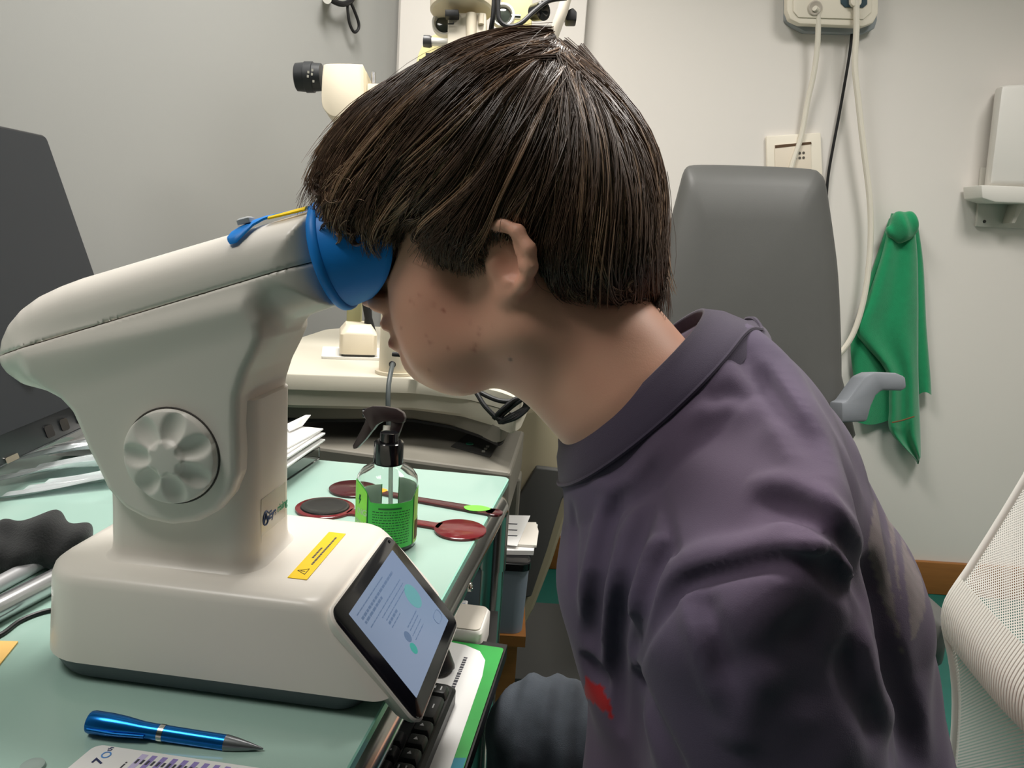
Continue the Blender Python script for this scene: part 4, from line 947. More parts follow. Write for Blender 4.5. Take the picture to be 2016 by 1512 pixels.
tag(G().tube(spline([CP(974, -40, 1.57), CP(972, 20, 1.57), CP(968, 50, 1.575), CP(964, 75, 1.59)], 6), 0.0052, n=10).build('cable', M_rub), 'black cable running straight down beside the slit lamp tower', 'cable')
tag(G().tube(spline([CP(982, -40, 1.56), CP(981, 20, 1.56), CP(985, 42, 1.56), CP(1002, 52, 1.56), CP(1025, 46, 1.56), CP(1052, 22, 1.57), CP(1080, 2, 1.58), CP(1115, -4, 1.59)], 6), 0.0048, n=10).build('cable', M_rub), 'black cable looping from the tower to the white head rest arm', 'cable')
# cable loop hanging at the top left, from a wall hook
wn = np.array([1.5, -1.24, 0]); wn /= np.linalg.norm(wn); wp0 = np.array([-1.03, 1.70, 0])
def onwall(px, py, e=0.0): return onplane(px, py, wp0+wn*e, wn)
hl = thing('cable_loop', 'black cord loop hanging from a wall bracket near the top edge', 'cord', onwall(690, 20, 0.03))
G().tube(spline([onwall(640, -8, 0.03), onwall(660, 4, 0.035), (onwall(676, 8, 0.035)), onwall(690, 2, 0.03), onwall(700, -14, 0.03)], 6), 0.0075, n=10).build('bar', M_rub, hl)
G().tube(spline([onwall(684, 4, 0.03), onwall(685, 25, 0.03), onwall(689, 48, 0.03), onwall(697, 63, 0.03), onwall(705, 58, 0.03), onwall(706, 45, 0.03), onwall(698, 22, 0.03), onwall(690, 4, 0.03)], 6), 0.0042, n=8).build('loop', M_rub, hl)
G().tube([onwall(644, -4, 0.002), onwall(644, -2, 0.05)], 0.012, n=14).build('bracket', M_white, hl)
G().tube([onwall(700, -16, 0.002), onwall(700, -14, 0.05)], 0.008, n=14).build('bracket', M_white, hl)

# grey bin on a wooden crate with papers
bn = thing('storage_bin', 'blue-grey plastic bin with a black rim beyond the desk leg', 'bin', (0, 1.3, 0.43))
M_bin = mat('bin_grey', s2l(122, 130, 142), 0.5)
zb0, zb1 = 0.430, 0.548
bl = CP(880, 1108, 1.285)[:2]; br = CP(1046, 1108, 1.285)[:2]; bwd = br-bl; BLn = np.linalg.norm(bwd)
BM_ = frame((bl[0], bl[1], 0), (*bwd, 0), (0, 1, 0))
G().loft([rrect(0.01, BLn-0.006, 0.006, 0.20, 0.02, zb0, 5), rrect(0.004, BLn-0.002, 0.002, 0.206, 0.02, zb1-0.004, 5), rrect(0.004, BLn-0.002, 0.002, 0.206, 0.02, zb1, 5)], BM_).build('body', M_bin, bn, angle=40)
G().loft([rrect(0.0, BLn, -0.002, 0.21, 0.016, zb1, 5), rrect(0.0, BLn, -0.002, 0.21, 0.016, zb1+0.012, 5), rrect(0.003, BLn-0.003, 0.001, 0.207, 0.016, zb1+0.014, 5)], BM_).build('rim', M_blackg, bn, angle=40)
cr_ = thing('wooden_crate', 'plain wooden stand under the grey bin', 'stand', (0, 1.35, 0))
G().box((0, 0, 0), (BLn, 0.20, 0.02), M=BM_ @ Matrix.Translation((BLn/2, 0.10, zb0-0.0105))).build('top', M_wood, cr_, smooth=False)
for sx_ in (0.04, BLn-0.03):
    for sy_ in (0.03, 0.17):
        G().box((0, 0, 0), (0.035, 0.035, zb0-0.021), M=BM_ @ Matrix.Translation((sx_, sy_, (zb0-0.021)/2))).build('leg', M_wood, cr_, smooth=False)
zp = zb1+0.0145
pst = thing('paper_stack', 'white printed cards and booklets piled on the black bin rim', 'papers', (0, 1.32, zp))
def quad(name, pts, z, th, m, par, r=0.0): return G().prism([(*onz(x, y, z)[:2], z) for x, y in pts], (0, 0, th)).build(name, m, par, smooth=False)
quad('booklet', [(930, 1091), (1050, 1093), (1058, 1040), (930, 1034)], zp, 0.008, M_paper, pst)
quad('booklet', [(930, 1070), (1056, 1078), (1060, 1050), (1055, 1032), (930, 1030)], zp+0.009, 0.004, mat('cream_paper', s2l(226, 220, 210), 0.7), pst)
quad('card', [(930, 1065), (1018, 1076), (1044, 1016), (930, 1014)], zp+0.0135, 0.001, M_paper, pst)
for y_ in (1030, 1042, 1053): quad('print_line', [(975, y_+1), (1018, y_+3), (1019, y_+1), (976, y_-1)], zp+0.0146, 0.0002, M_ink, pst)

# ------------------------------------------------------------------ wall fittings
WY = WALLY
M_boxw = mat('socket_box_cream', s2l(236, 228, 212), 0.4)
M_boxg = mat('socket_box_grey', s2l(150, 156, 160), 0.5)
sb = thing('socket_box', 'cream wall socket box with two white plugs above the grey chair', 'socket box', ony(1636, 40, WY))
def wallpoly(pts, y0, y1, name, m, par, bev=0.003): return G().prism([ony(x, y, y1) for x, y in pts], (0, y0-y1, 0)).build(name, m, par, bevel=bev)
wallpoly([(1548, -90), (1548, 38), (1562, 50), (1585, 62), (1700, 66), (1722, 56), (1727, 40), (1727, -90)], WY-0.001, WY-0.030, 'back_box', M_boxg, sb)
wallpoly([(1550, -90), (1549, 20), (1556, 38), (1575, 47), (1700, 52), (1720, 45), (1730, 26), (1730, -90)], WY-0.030, WY-0.062, 'cover', M_boxw, sb, 0.006)
wallpoly([(1562, -80), (1562, 22), (1572, 34), (1700, 38), (1716, 24), (1716, -80)], WY-0.062, WY-0.066, 'front_plate', M_boxw, sb, 0.002)
G().lathe([(0, 0.010), (0.004, 0.020), (0.005, 0.017), (0.003, 0.011), (0.001, 0)], ony(1604, 16, WY-0.066), (0, -1, 0), n=24).build('socket_hole', mat('socket_shadow', s2l(180, 172, 160), 0.6), sb)  # shade inside the hole is put into a darker beige
G().prism([ony(x, y, WY-0.07) for x, y in [(1654, -30), (1708, -30), (1708, 8), (1700, 15), (1664, 14), (1656, 6)]], (0, 0.006, 0)).build('plug_recess', mat('plug_dark', s2l(60, 80, 90), 0.4), sb, bevel=0.002)
def wcable(lbl, pts, r, m, e0=0.075, e1=0.02):
    n = len(pts); P = [ony(x, y, WY-(e0+(e1-e0)*min(1, k/(n*0.5)))) for k, (x, y) in enumerate(pts)]
    return tag(G().tube(spline(P, 6), r, n=10).build('power_cable', m), lbl, 'cable')
M_wc = mat('white_cable', s2l(226, 220, 206), 0.45)
wcable('white power cable from the left socket running behind the grey chair', [(1604, 16), (1610, 26), (1610, 80), (1603, 140), (1590, 200), (1577, 270), (1558, 330), (1540, 420), (1530, 520)], 0.0078, M_wc)
wcable('white power cable curving past the green towel', [(1686, 0), (1686, 60), (1683, 130), (1690, 200), (1700, 290), (1712, 390), (1714, 470), (1706, 560), (1690, 630), (1668, 678), (1630, 720)], 0.0085, M_wc, 0.08, 0.05)
wcable('thin black cable running down the wall beside the socket plate', [(1678, 60), (1672, 110), (1655, 210), (1640, 290), (1630, 350), (1624, 420), (1610, 520)], 0.0042, M_rub, 0.02, 0.010)
G().prism([ony(x, y, WY-0.085) for x, y in [(1674, -24), (1698, -24), (1697, 6), (1692, 12), (1680, 12), (1675, 6)]], (0, 0.016, 0)).build('plug', M_boxw, sb, bevel=0.003)
# switch plate
swp = thing('wall_plate', 'cream wall control plate with dots above the grey chair back', 'wall plate', ony(1565, 340, WY))
wallpoly([(1509, 268), (1616, 261), (1620, 350), (1620, 420), (1512, 424)], WY-0.001, WY-0.014, 'plate', M_boxw, swp, 0.003)
wallpoly([(1525, 285), (1596, 279), (1600, 400), (1528, 404)], WY-0.014, WY-0.017, 'inner_panel', mat('plate_inner', s2l(226, 214, 196), 0.5), swp, 0.001)
wallpoly([(1526, 286), (1597, 279), (1598, 284), (1526, 292)], WY-0.017, WY-0.0175, 'slot', mat('plate_brown', s2l(90, 66, 44), 0.6), swp, 0)
for r_ in range(2):
    for c_2 in range(3): G().lathe([(0, 0.0042), (0.001, 0.0040), (0.001, 0)], ony(1567+c_2*7.5, 302+r_*9.5-c_2*0.5, WY-0.017), (0, -1, 0), n=10).build('dot', mat('dot_grey', s2l(90, 84, 76), 0.6), swp)
# dispenser
dp = thing('towel_dispenser', 'white wall dispenser at the right edge', 'dispenser', ony(1990, 440, WY))
wallpoly([(1933, 330), (2130, 330), (2130, 456), (1922, 446)], WY-0.001, WY-0.012, 'back_plate', mat('dispenser_grey', s2l(206, 203, 194), 0.5), dp, 0.002)
g = G(); rA = [ony(x, y, WY-0.012) for x, y in [(1958, 172), (2130, 160), (2130, 392), (1934, 388)]]; rB = [ony(x, y, WY-0.10) for x, y in [(1972, 168), (2140, 160), (2140, 366), (1948, 362)]]
g.loft([rA, rB]); g.build('cover', mat('dispenser_white', s2l(226, 223, 217), 0.45), dp, bevel=0.012)
wallpoly([(1932, 364), (2140, 372), (2140, 404), (1960, 398), (1934, 390)], WY-0.012, WY-0.11, 'lower_lip', mat('dispenser_white2', s2l(224, 221, 214), 0.45), dp, 0.004)
G().prism([ony(x, y, WY-0.013) for x, y in [(1985, 398), (2000, 398), (1978, 440), (1972, 440)]], (0, -0.05, 0)).build('inner_rib', mat('dispenser_rib', s2l(196, 192, 182), 0.5), dp, bevel=0.002)
G().lathe([(0, 0.005), (0.002, 0.0045), (0.0025, 0)], ony(1938, 436, WY-0.012), (0, -1, 0), n=12).build('screw', M_dgrey, dp)
# green towel
M_tow = mat('green_terry', s2l(18, 140, 90), 0.95, sheen=0.4, noise=0.12, nscale=60, bump=0.5, bscale=450)
tw = thing('hand_towel', 'green terry hand towel hanging on a wall hook beside the grey chair', 'towel', ony(1775, 700, WY))
def pleat(name, prof, y0, amp, nf, ph, m, par, cols=26, th=0.006):
    V = []; rows_ = spline([(L, R, y) for L, R, y in prof], 5); n = len(rows_)
    for i, (L, R, y) in enumerate(rows_):
        t = i/(n-1)
        for j in range(cols+1):
            s = j/cols
            off = (0.015+amp*(0.4+0.6*t))*math.sin(math.pi*s)**0.5*0.8+amp*(0.25+0.75*t)*math.sin(nf*math.pi*s+ph+0.9*t)
            V.append(ony(L+(R-L)*s, y+6*math.sin(5*s+ph)*t, WY-y0-off))
    k = len(V); V2 = V+[v+np.array([0, th, 0]) for v in V]; Fc = []
    w = cols+1
    for i in range(n-1):
        for j in range(cols):
            a = i*w+j; Fc.append((a, a+1, a+w+1, a+w)); Fc.append((a+k, a+w+k, a+w+1+k, a+1+k))
    for j in range(cols):
        a = (n-1)*w+j; Fc.append((a, a+1, a+1+k, a+k)); Fc.append((j+k, j+1+k, j+1, j))
    for i in range(n-1):
        a = i*w; Fc.append((a, a+w, a+w+k, a+k)); a = i*w+cols; Fc.append((a+k, a+w+k, a+w, a))
    g = G(); g.add(V2, Fc); return g.build(name, m, par, angle=80)
pleat('back_fold', [(1752, 1800, 430), (1722, 1812, 520), (1690, 1815, 620), (1676, 1818, 680), (1684, 1800, 760), (1690, 1782, 830)], 0.012, 0.012, 2.2, 0.3, M_tow, tw)
pleat('right_fold', [(1765, 1806, 432), (1772, 1818, 520), (1780, 1824, 640), (1782, 1832, 740), (1790, 1834, 778)], 0.020, 0.012, 2.0, 1.2, M_tow, tw)
pleat('front_fold', [(1756, 1798, 420), (1738, 1806, 500), (1708, 1808, 590), (1684, 1808, 650), (1745, 1808, 730), (1752, 1810, 800), (1754, 1812, 850), (1800, 1813, 900), (1806, 1812, 908)], 0.036, 0.016, 3.0, 0.0, M_tow, tw)
tk = ony(1777, 440, WY-0.055)
gx = grid((-0.06, -0.05, -0.08), (0.06, 0.05, 0.06), 0.004); X, Y, Z = np.meshgrid(*gx, indexing='ij')
f_ = ell(X, Y, Z, (0, 0, -0.01), (0.043, 0.034, 0.048))+0.003*np.sin(140*X+30*Z)+0.002*np.sin(90*Z+120*X)
V, Q = nets(f_, [a_[0] for a_ in gx], 0.004); npmesh('gathered_top', V+tk, Q, M_tow, tw)
G().tube([ony(1756, 832, WY-0.078), ony(1775, 828, WY-0.083), ony(1800, 820, WY-0.08)], 0.0022, n=6).build('embroidery', mat('brown_thread', s2l(120, 80, 50), 0.9), tw)
tag(G().tube([ony(1777, 436, WY-0.001), ony(1777, 440, WY-0.028), ony(1777, 436, WY-0.03)], 0.006, n=10).build('wall_hook', M_chrome), 'small metal wall hook under the green towel', 'hook')

# ------------------------------------------------------------------ grey examination chair
M_leath = mat('grey_leatherette', s2l(82, 82, 80), 0.5, spec=0.4, bump=0.06, bscale=600, noise=0.03, nscale=30)
M_arm = mat('arm_grey', s2l(122, 126, 132), 0.5)
xc = thing('exam_chair', 'grey upholstered examination chair with a side armrest', 'chair', (0.55, 1.75, 0))
bo = [(1343, 345), (1350, 331), (1366, 325), (1430, 325), (1520, 328), (1596, 333), (1614, 341), (1624, 356), (1632, 400), (1642, 470), (1650, 540), (1655, 640), (1657, 740), (1656, 900), (1280, 900), (1280, 640), (1290, 560), (1308, 480), (1326, 410)]
bc_ = np.array([1470, 620])
def shrink(P, e): return [(x+(bc_[0]-x)/np.hypot(bc_[0]-x, bc_[1]-y)*e, y+(bc_[1]-y)/np.hypot(bc_[0]-x, bc_[1]-y)*e) for x, y in P]
def backr(P, d): return PX([tuple(q) for q in spline([np.array(p) for p in P]+[np.array(P[0])], 3)[:-1]], d)
G().loft([backr(shrink(bo, 14), 1.90), backr(bo, 1.885), backr(bo, 1.83), backr(shrink(bo, 6), 1.815), backr(shrink(bo, 40), 1.795), backr(shrink(bo, 110), 1.79)]).build('backrest', M_leath, xc, angle=70)
g = G(); g.loft([rrect(0.30, 0.80, 1.22, 1.80, 0.06, z, 6) if k not in (0, 4) else rrect(0.315, 0.785, 1.235, 1.785, 0.06, z, 6) for k, z in enumerate((0.40, 0.412, 0.45, 0.49, 0.50))]); g.build('seat', M_leath, xc, angle=60)
G().tube([(0.55, 1.5, 0.05), (0.55, 1.5, 0.40)], 0.06, n=24).build('pedestal', M_dgrey, xc)
G().loft([[(0.55+(0.26-e)*math.cos(t), 1.5+(0.26-e)*math.sin(t), z) for t in np.linspace(0, 2*math.pi, 48, endpoint=False)] for z, e in ((0.002, 0), (0.03, 0), (0.05, 0.03))]).build('base', M_dgrey, xc, angle=40)
ar = [(1657, 792), (1667, 790), (1690, 758), (1703, 740), (1722, 732), (1765, 734), (1784, 742), (1786, 764), (1776, 769), (1738, 768), (1726, 778), (1716, 800), (1708, 830), (1658, 832)]
G().prism(PX(ar, 1.72), FWD*0.07).build('armrest', M_arm, xc, bevel=0.006)
G().tube([CP(1650, 812, 1.78), CP(1672, 811, 1.77)], 0.022, n=20).build('armrest_pivot', M_arm, xc)
G().box((0.55, 1.835, 0.60), (0.14, 0.035, 0.36), bev=0.006).build('back_post', M_dgrey, xc)

# ------------------------------------------------------------------ white mesh office chair
mc_ = thing('office_chair', 'white mesh backed office chair behind the person', 'chair', (0.42, 0.62, 0))
prof = [(2016, 560), (2012, 640), (2018, 720), (2022, 800), (2006, 862), (1985, 925), (1958, 990), (1920, 1075), (1882, 1155), (1856, 1205), (1846, 1240), (1850, 1285), (1868, 1345), (1884, 1420), (1892, 1500), (1896, 1600)]
pr = spline([(x, y) for x, y in prof], 4)
NS = 40
def back_pt(i, s, off=0.0):
    px, py = pr[i]; P = CP(px, py, 0.90)
    x = P[0]+0.015+0.30*max(0, s-0.25)**1.7+0.10*max(0, 0.25-s)**2+off; y = 0.86-0.50*s
    return np.array([x, y, P[2]-0.05*(s-0.3)])
V = [back_pt(i, j/NS) for i in range(len(pr)) for j in range(NS+1)]
k = len(V); V2 = V+[v+np.array([0.004, 0, 0]) for v in V]; w = NS+1; Fc = []; UV = []
for i in range(len(pr)-1):
    for j in range(NS):
        a = i*w+j; Fc += [(a, a+1, a+w+1, a+w)]
M_mesh = bpy.data.materials.new('white_mesh_fabric'); M_mesh.use_nodes = True
nt = M_mesh.node_tree; b = nt.nodes['Principled BSDF']; b.inputs['Base Color'].default_value = (*s2l(232, 230, 224), 1); b.inputs['Roughness'].default_value = 0.7
uvn = nt.nodes.new('ShaderNodeUVMap'); mp = nt.nodes.new('ShaderNodeMapping'); mp.inputs['Rotation'].default_value = (0, 0, math.radians(45)); mp.inputs['Scale'].default_value = (330, 330, 1)
nt.links.new(uvn.outputs[0], mp.inputs['Vector'])
sep = nt.nodes.new('ShaderNodeSeparateXYZ'); nt.links.new(mp.outputs[0], sep.inputs[0])
prods = []
for ax_n in ('X', 'Y'):
    m1 = nt.nodes.new('ShaderNodeMath'); m1.operation = 'FRACT'; nt.links.new(sep.outputs[ax_n], m1.inputs[0])
    m2 = nt.nodes.new('ShaderNodeMath'); m2.operation = 'GREATER_THAN'; m2.inputs[1].default_value = 0.50; nt.links.new(m1.outputs[0], m2.inputs[0]); prods.append(m2)
mm = nt.nodes.new('ShaderNodeMath'); mm.operation = 'MULTIPLY'; nt.links.new(prods[0].outputs[0], mm.inputs[0]); nt.links.new(prods[1].outputs[0], mm.inputs[1])
inv = nt.nodes.new('ShaderNodeMath'); inv.operation = 'SUBTRACT'; inv.inputs[0].default_value = 1.0; nt.links.new(mm.outputs[0], inv.inputs[1])
nt.links.new(inv.outputs[0], b.inputs['Alpha'])
def uvmesh(name, V, Fc, uv, m, par):
    me = bpy.data.meshes.new(name); me.from_pydata([tuple(map(float, v)) for v in V], [], Fc); me.update()
    ul = me.uv_layers.new(name='UVMap')
    for lp in me.loops: ul.data[lp.index].uv = uv[lp.vertex_index]
    me.polygons.foreach_set('use_smooth', [True]*len(me.polygons))
    return link(name, me, m, par)
arc = [0.0]
for i in range(1, len(pr)): arc.append(arc[-1]+float(np.linalg.norm(back_pt(i, 0.3)-back_pt(i-1, 0.3))))
uv = [(arc[i], 0.5*j/NS) for i in range(len(pr)) for j in range(NS+1)]
uvmesh('backrest_mesh', V, Fc, uv, M_mesh, mc_)
# lumbar band: denser weave over the bulge
M_band = mat('lumbar_band', s2l(236, 234, 226), 0.7)
nt = M_band.node_tree; b = nt.nodes['Principled BSDF']; uvn = nt.nodes.new('ShaderNodeUVMap'); wv = nt.nodes.new('ShaderNodeTexWave'); wv.inputs['Scale'].default_value = 75.0; wv.bands_direction = 'Y'
nt.links.new(uvn.outputs[0], wv.inputs['Vector']); bp = nt.nodes.new('ShaderNodeBump'); bp.inputs['Strength'].default_value = 0.9; bp.inputs['Distance'].default_value = 0.002
nt.links.new(wv.outputs['Fac'], bp.inputs['Height']); nt.links.new(bp.outputs['Normal'], b.inputs['Normal'])
i0 = min(range(len(pr)), key=lambda i: abs(pr[i][1]-1165)); i1_ = min(range(len(pr)), key=lambda i: abs(pr[i][1]-1300))
def band_pt(i, s):
    f = i0+(i1_-i0)*(i/16.0); a = int(f); t = f-a
    q = back_pt(a, s)*(1-t)+back_pt(min(a+1, len(pr)-1), s)*t
    return q+np.array([-0.005, 0, 0])
Vb = [band_pt(i, j/NS) for i in range(17) for j in range(NS+1)]; Fb = [(i*w+j, i*w+j+1, (i+1)*w+j+1, (i+1)*w+j) for i in range(16) for j in range(NS)]
uvmesh('lumbar_band', Vb, Fb, [(0.01*i, 0.5*j/NS) for i in range(17) for j in range(NS+1)], M_band, mc_)
for s in (0.0, 1.0):
    G().tube([back_pt(i, s) for i in range(0, len(pr), 2)], 0.005, n=12).build('back_frame', M_white, mc_)
G().tube([back_pt(len(pr)-1, 0.5)+np.array([0.02, 0, 0]), (0.47, 0.62, 0.42), (0.36, 0.62, 0.385)], 0.016, n=14).build('back_post', M_white, mc_)
sx0, sx1 = 0.02, 0.46
G().loft([rrect(sx0+e, sx1-e, 0.40+e, 0.86-e, 0.06, z, 6) for z, e in ((0.375, 0.02), (0.38, 0.0), (0.422, 0.0), (0.438, 0.015))]).build('seat', M_dgrey, mc_, angle=60)
G().tube([(0.26, 0.63, 0.09), (0.26, 0.63, 0.38)], 0.028, n=20).build('gas_column', M_black, mc_)
for k in range(5):
    a_ = 2*math.pi*k/5+0.3; e_ = np.array([0.26+0.27*math.cos(a_), 0.63+0.27*math.sin(a_), 0.065])
    G().tube([(0.26, 0.63, 0.10), e_], [0.024, 0.015], n=12).build('base_spoke', M_white, mc_)
    G().lathe([(-0.012, 0), (-0.012, 0.024), (0.012, 0.024), (0.012, 0)], e_-np.array([0, 0, 0.039]), (-math.sin(a_), math.cos(a_), 0), n=20).build('castor', M_black, mc_)
# ------------------------------------------------------------------ the person
HY = math.radians(14)
EX = RGT*math.cos(HY)-FWD*math.sin(HY); EY = FWD*math.cos(HY)+RGT*math.sin(HY); ED = -UPV    # head frame: back, far side, down
H0 = CP(1000, 400, 0.577)
def MP(px, py, c=0.0): return onplane(px, py, H0+EY*c, EY)      # point seen at px, py at the lateral distance c from the head's middle plane (near side: c < 0)
def mirror(P): return P-2*((P-H0)@EY)*EY
def SP(px, py, c, sg): P = MP(px, py, -c); return P if sg < 0 else mirror(P)     # paired feature on the near (sg = -1) or far side
def unit(v): return v/np.linalg.norm(v)
def s_cone(X, Y, Z, a, b, r1, r2):
    e = b-a; L2 = float(e@e); dx = X-a[0]; dy = Y-a[1]; dz = Z-a[2]
    t = np.clip((dx*e[0]+dy*e[1]+dz*e[2])/L2, 0, 1)
    return np.sqrt((dx-t*e[0])**2+(dy-t*e[1])**2+(dz-t*e[2])**2)-(r1+(r2-r1)*t)
def s_ell(X, Y, Z, c, A, r):
    dx = X-c[0]; dy = Y-c[1]; dz = Z-c[2]; k0 = 0; k1 = 0
    for v, q in zip(A, r):
        p = dx*v[0]+dy*v[1]+dz*v[2]; k0 = k0+(p/q)**2; k1 = k1+(p/(q*q))**2
    k0 = np.sqrt(k0); k1 = np.sqrt(k1)+1e-9
    return k0*(k0-1)/k1
def rotax(deg):          # head axes turned in the profile plane: first axis points `deg` below the backward direction
    a = math.radians(deg); return (EX*math.cos(a)+ED*math.sin(a), EY, -EX*math.sin(a)+ED*math.cos(a))
AX0 = rotax(0)
NEAR, FARS = -1, 1
# profile of the nose, lips and chin in the middle plane of the face
PRO = [(800, 470), (762, 520), (738, 556), (715, 584), (706, 594), (708, 604), (722, 609), (745, 610), (756, 616), (751, 628), (746, 641), (752, 652), (767, 660), (766, 672), (767, 686), (780, 694), (793, 699), (796, 714), (805, 732), (824, 750), (850, 757), (900, 750), (930, 700), (930, 560)]
def prof2(P): v = P-H0; return (v@EX, v@ED)
PRO2 = [prof2(MP(x+8, y-2)) for x, y in PRO]
shN = CP(1470, 1020, 0.40); shF = CP(1375, 765, 0.70)
elN = shN+np.array([0.030, -0.010, -0.275]); elF = shF+np.array([0.03, 0.02, -0.27])
haN = np.array([0.20, 0.45, 0.655]); haF = np.array([0.29, 0.80, 0.645])
hip = np.array([0.335, 0.60, 0.545])
chest = CP(1400, 960, 0.55); belly = CP(1570, 1420, 0.52)
nk0 = MP(1080, 575); nk1 = MP(1232, 770)
SPI = unit(belly-chest); LATB = unit(shF-shN); LATB = unit(LATB-SPI*(LATB@SPI)); FRB = np.cross(SPI, LATB)
def hand_parts(ha, el, sgn):
    """palm, four fingers and a thumb of a relaxed hand lying on the thigh, fingers pointing left"""
    out = []; f = unit(np.array([-1.0, 0.05*sgn, -0.12])); sd = unit(np.array([0.0, 1.0, 0.0])); dn = np.array([0, 0, -1.0])
    out.append((ha-f*0.005, ha+f*0.05, 0.022, 0.026))
    for k, (o_, L) in enumerate(((-0.030, 0.058), (-0.011, 0.072), (0.009, 0.076), (0.028, 0.068))):
        b_ = ha+f*0.060+sd*o_*sgn; m_ = b_+f*L*0.5+dn*0.006; e_ = m_+unit(f+dn*0.7)*L*0.5
        out += [(ha+f*0.03+sd*o_*0.8*sgn, b_, 0.012, 0.0100), (b_, m_, 0.0098, 0.0090), (m_, e_, 0.0088, 0.0075)]
    t0 = ha+f*0.012+sd*0.030*sgn; t1 = t0+unit(f+sd*0.9*sgn)*0.035; t2 = t1+unit(f+dn*0.4)*0.028
    out += [(t0, t1, 0.012, 0.0105), (t1, t2, 0.0100, 0.0085)]
    return out
def ear(X, Y, Z, sg):
    f = None
    def Q(px, py, c): return SP(px, py, c, sg)
    hel = [(968, 488, .066), (956, 466, .070), (962, 446, .074), (990, 442, .079), (1020, 456, .083), (1042, 490, .084), (1046, 525, .081), (1034, 556, .076), (1014, 578, .070)]
    for i in range(len(hel)-1):
        d = s_cone(X, Y, Z, Q(*hel[i]), Q(*hel[i+1]), 0.0042, 0.0042); f = d if f is None else smin(f, d, 0.004)
    f = smin(f, s_ell(X, Y, Z, Q(1003, 510, .068), rotax(64), (0.023, 0.0050, 0.016)), 0.005)
    f = smin(f, s_ell(X, Y, Z, Q(998, 576, .066), rotax(70), (0.0100, 0.0050, 0.0075)), 0.006)
    for a, b in (((1018, 478, .079), (1024, 525, .079)), ((1024, 525, .079), (1004, 552, .073))):
        f = smin(f, s_cone(X, Y, Z, Q(*a), Q(*b), 0.0030, 0.0030), 0.004)
    f = smin(f, s_cone(X, Y, Z, Q(972, 520, .067), Q(976, 535, .066), 0.005, 0.005), 0.004)
    return smax(f, -s_ell(X, Y, Z, Q(996, 518, .079), rotax(64), (0.012, 0.009, 0.007)), 0.004)
def head_sdf(X, Y, Z):
    f = s_ell(X, Y, Z, MP(1010, 355), AX0, (0.085, 0.066, 0.076))
    f = smin(f, s_ell(X, Y, Z, MP(880, 540), rotax(78), (0.080, 0.052, 0.044)), 0.03)
    f = smin(f, s_ell(X, Y, Z, MP(885, 650), rotax(62), (0.042, 0.040, 0.034)), 0.025)
    for sg in (NEAR, FARS):
        f = smin(f, s_ell(X, Y, Z, SP(862, 545, 0.034, sg), rotax(80), (0.036, 0.020, 0.028)), 0.02)         # cheek
        f = smin(f, s_ell(X, Y, Z, SP(880, 625, 0.030, sg), rotax(68), (0.034, 0.018, 0.028)), 0.02)
        f = smin(f, s_cone(X, Y, Z, SP(1030, 640, 0.042, sg), SP(890, 705, 0.018, sg), 0.018, 0.018), 0.03)   # jaw line
        f = smin(f, s_cone(X, Y, Z, SP(1012, 540, 0.048, sg), SP(1030, 640, 0.042, sg), 0.018, 0.018), 0.02)
        f = smin(f, s_cone(X, Y, Z, SP(800, 455, 0.012, sg), SP(830, 450, 0.040, sg), 0.012, 0.012), 0.014)     # brow
        f = smax(f, -s_ell(X, Y, Z, SP(785, 500, 0.030, sg), rotax(75), (0.012, 0.016, 0.012)), 0.012)           # eye socket
        f = smin(f, s_ell(X, Y, Z, SP(812, 500, 0.029, sg), AX0, (0.0125, 0.0125, 0.0125)), 0.004)               # eyeball under the lid
    # nose, lips and chin
    U_ = (X-H0[0])*EX[0]+(Y-H0[1])*EX[1]+(Z-H0[2])*EX[2]; D_ = (X-H0[0])*ED[0]+(Y-H0[1])*ED[1]+(Z-H0[2])*ED[2]; W_ = np.abs((X-H0[0])*EY[0]+(Y-H0[1])*EY[1]+(Z-H0[2])*EY[2])
    msk = (f < 0.06) & (W_ < 0.05) & (U_ < 0.02) & (D_ > 0)
    pd = np.full(f.shape, 0.05, np.float32); pd[msk] = poly_sd(U_[msk], D_[msk], PRO2)
    lo = np.clip((D_-0.072)/0.05, 0, 1); hw = 0.009+0.013*lo; r = 0.008
    a = pd+r; b = W_-hw+r
    fp = np.minimum(np.maximum(a, b), 0)+np.sqrt(np.maximum(a, 0)**2+np.maximum(b, 0)**2)-r
    f = smin(f, fp, 0.007)
    for sg in (NEAR, FARS): f = smin(f, s_ell(X, Y, Z, SP(748, 597, 0.0115, sg), rotax(10), (0.0105, 0.0060, 0.0075)), 0.005)   # nostril wings
    # mouth line
    Mo = MP(774, 664); f = f+0.0030*np.exp(-((((X-Mo[0])*ED[0]+(Y-Mo[1])*ED[1]+(Z-Mo[2])*ED[2])/0.0022)**2))*np.exp(-(((X-Mo[0])**2+(Y-Mo[1])**2+(Z-Mo[2])**2)/0.016**2))
    f = smin(f, s_cone(X, Y, Z, nk0, nk1, 0.053, 0.056), 0.03)
    f = smin(f, s_cone(X, Y, Z, MP(985, 672), MP(1165, 782), 0.018, 0.026), 0.03)
    for sg in (NEAR, FARS): f = smin(f, ear(X, Y, Z, sg), 0.006)
    return f
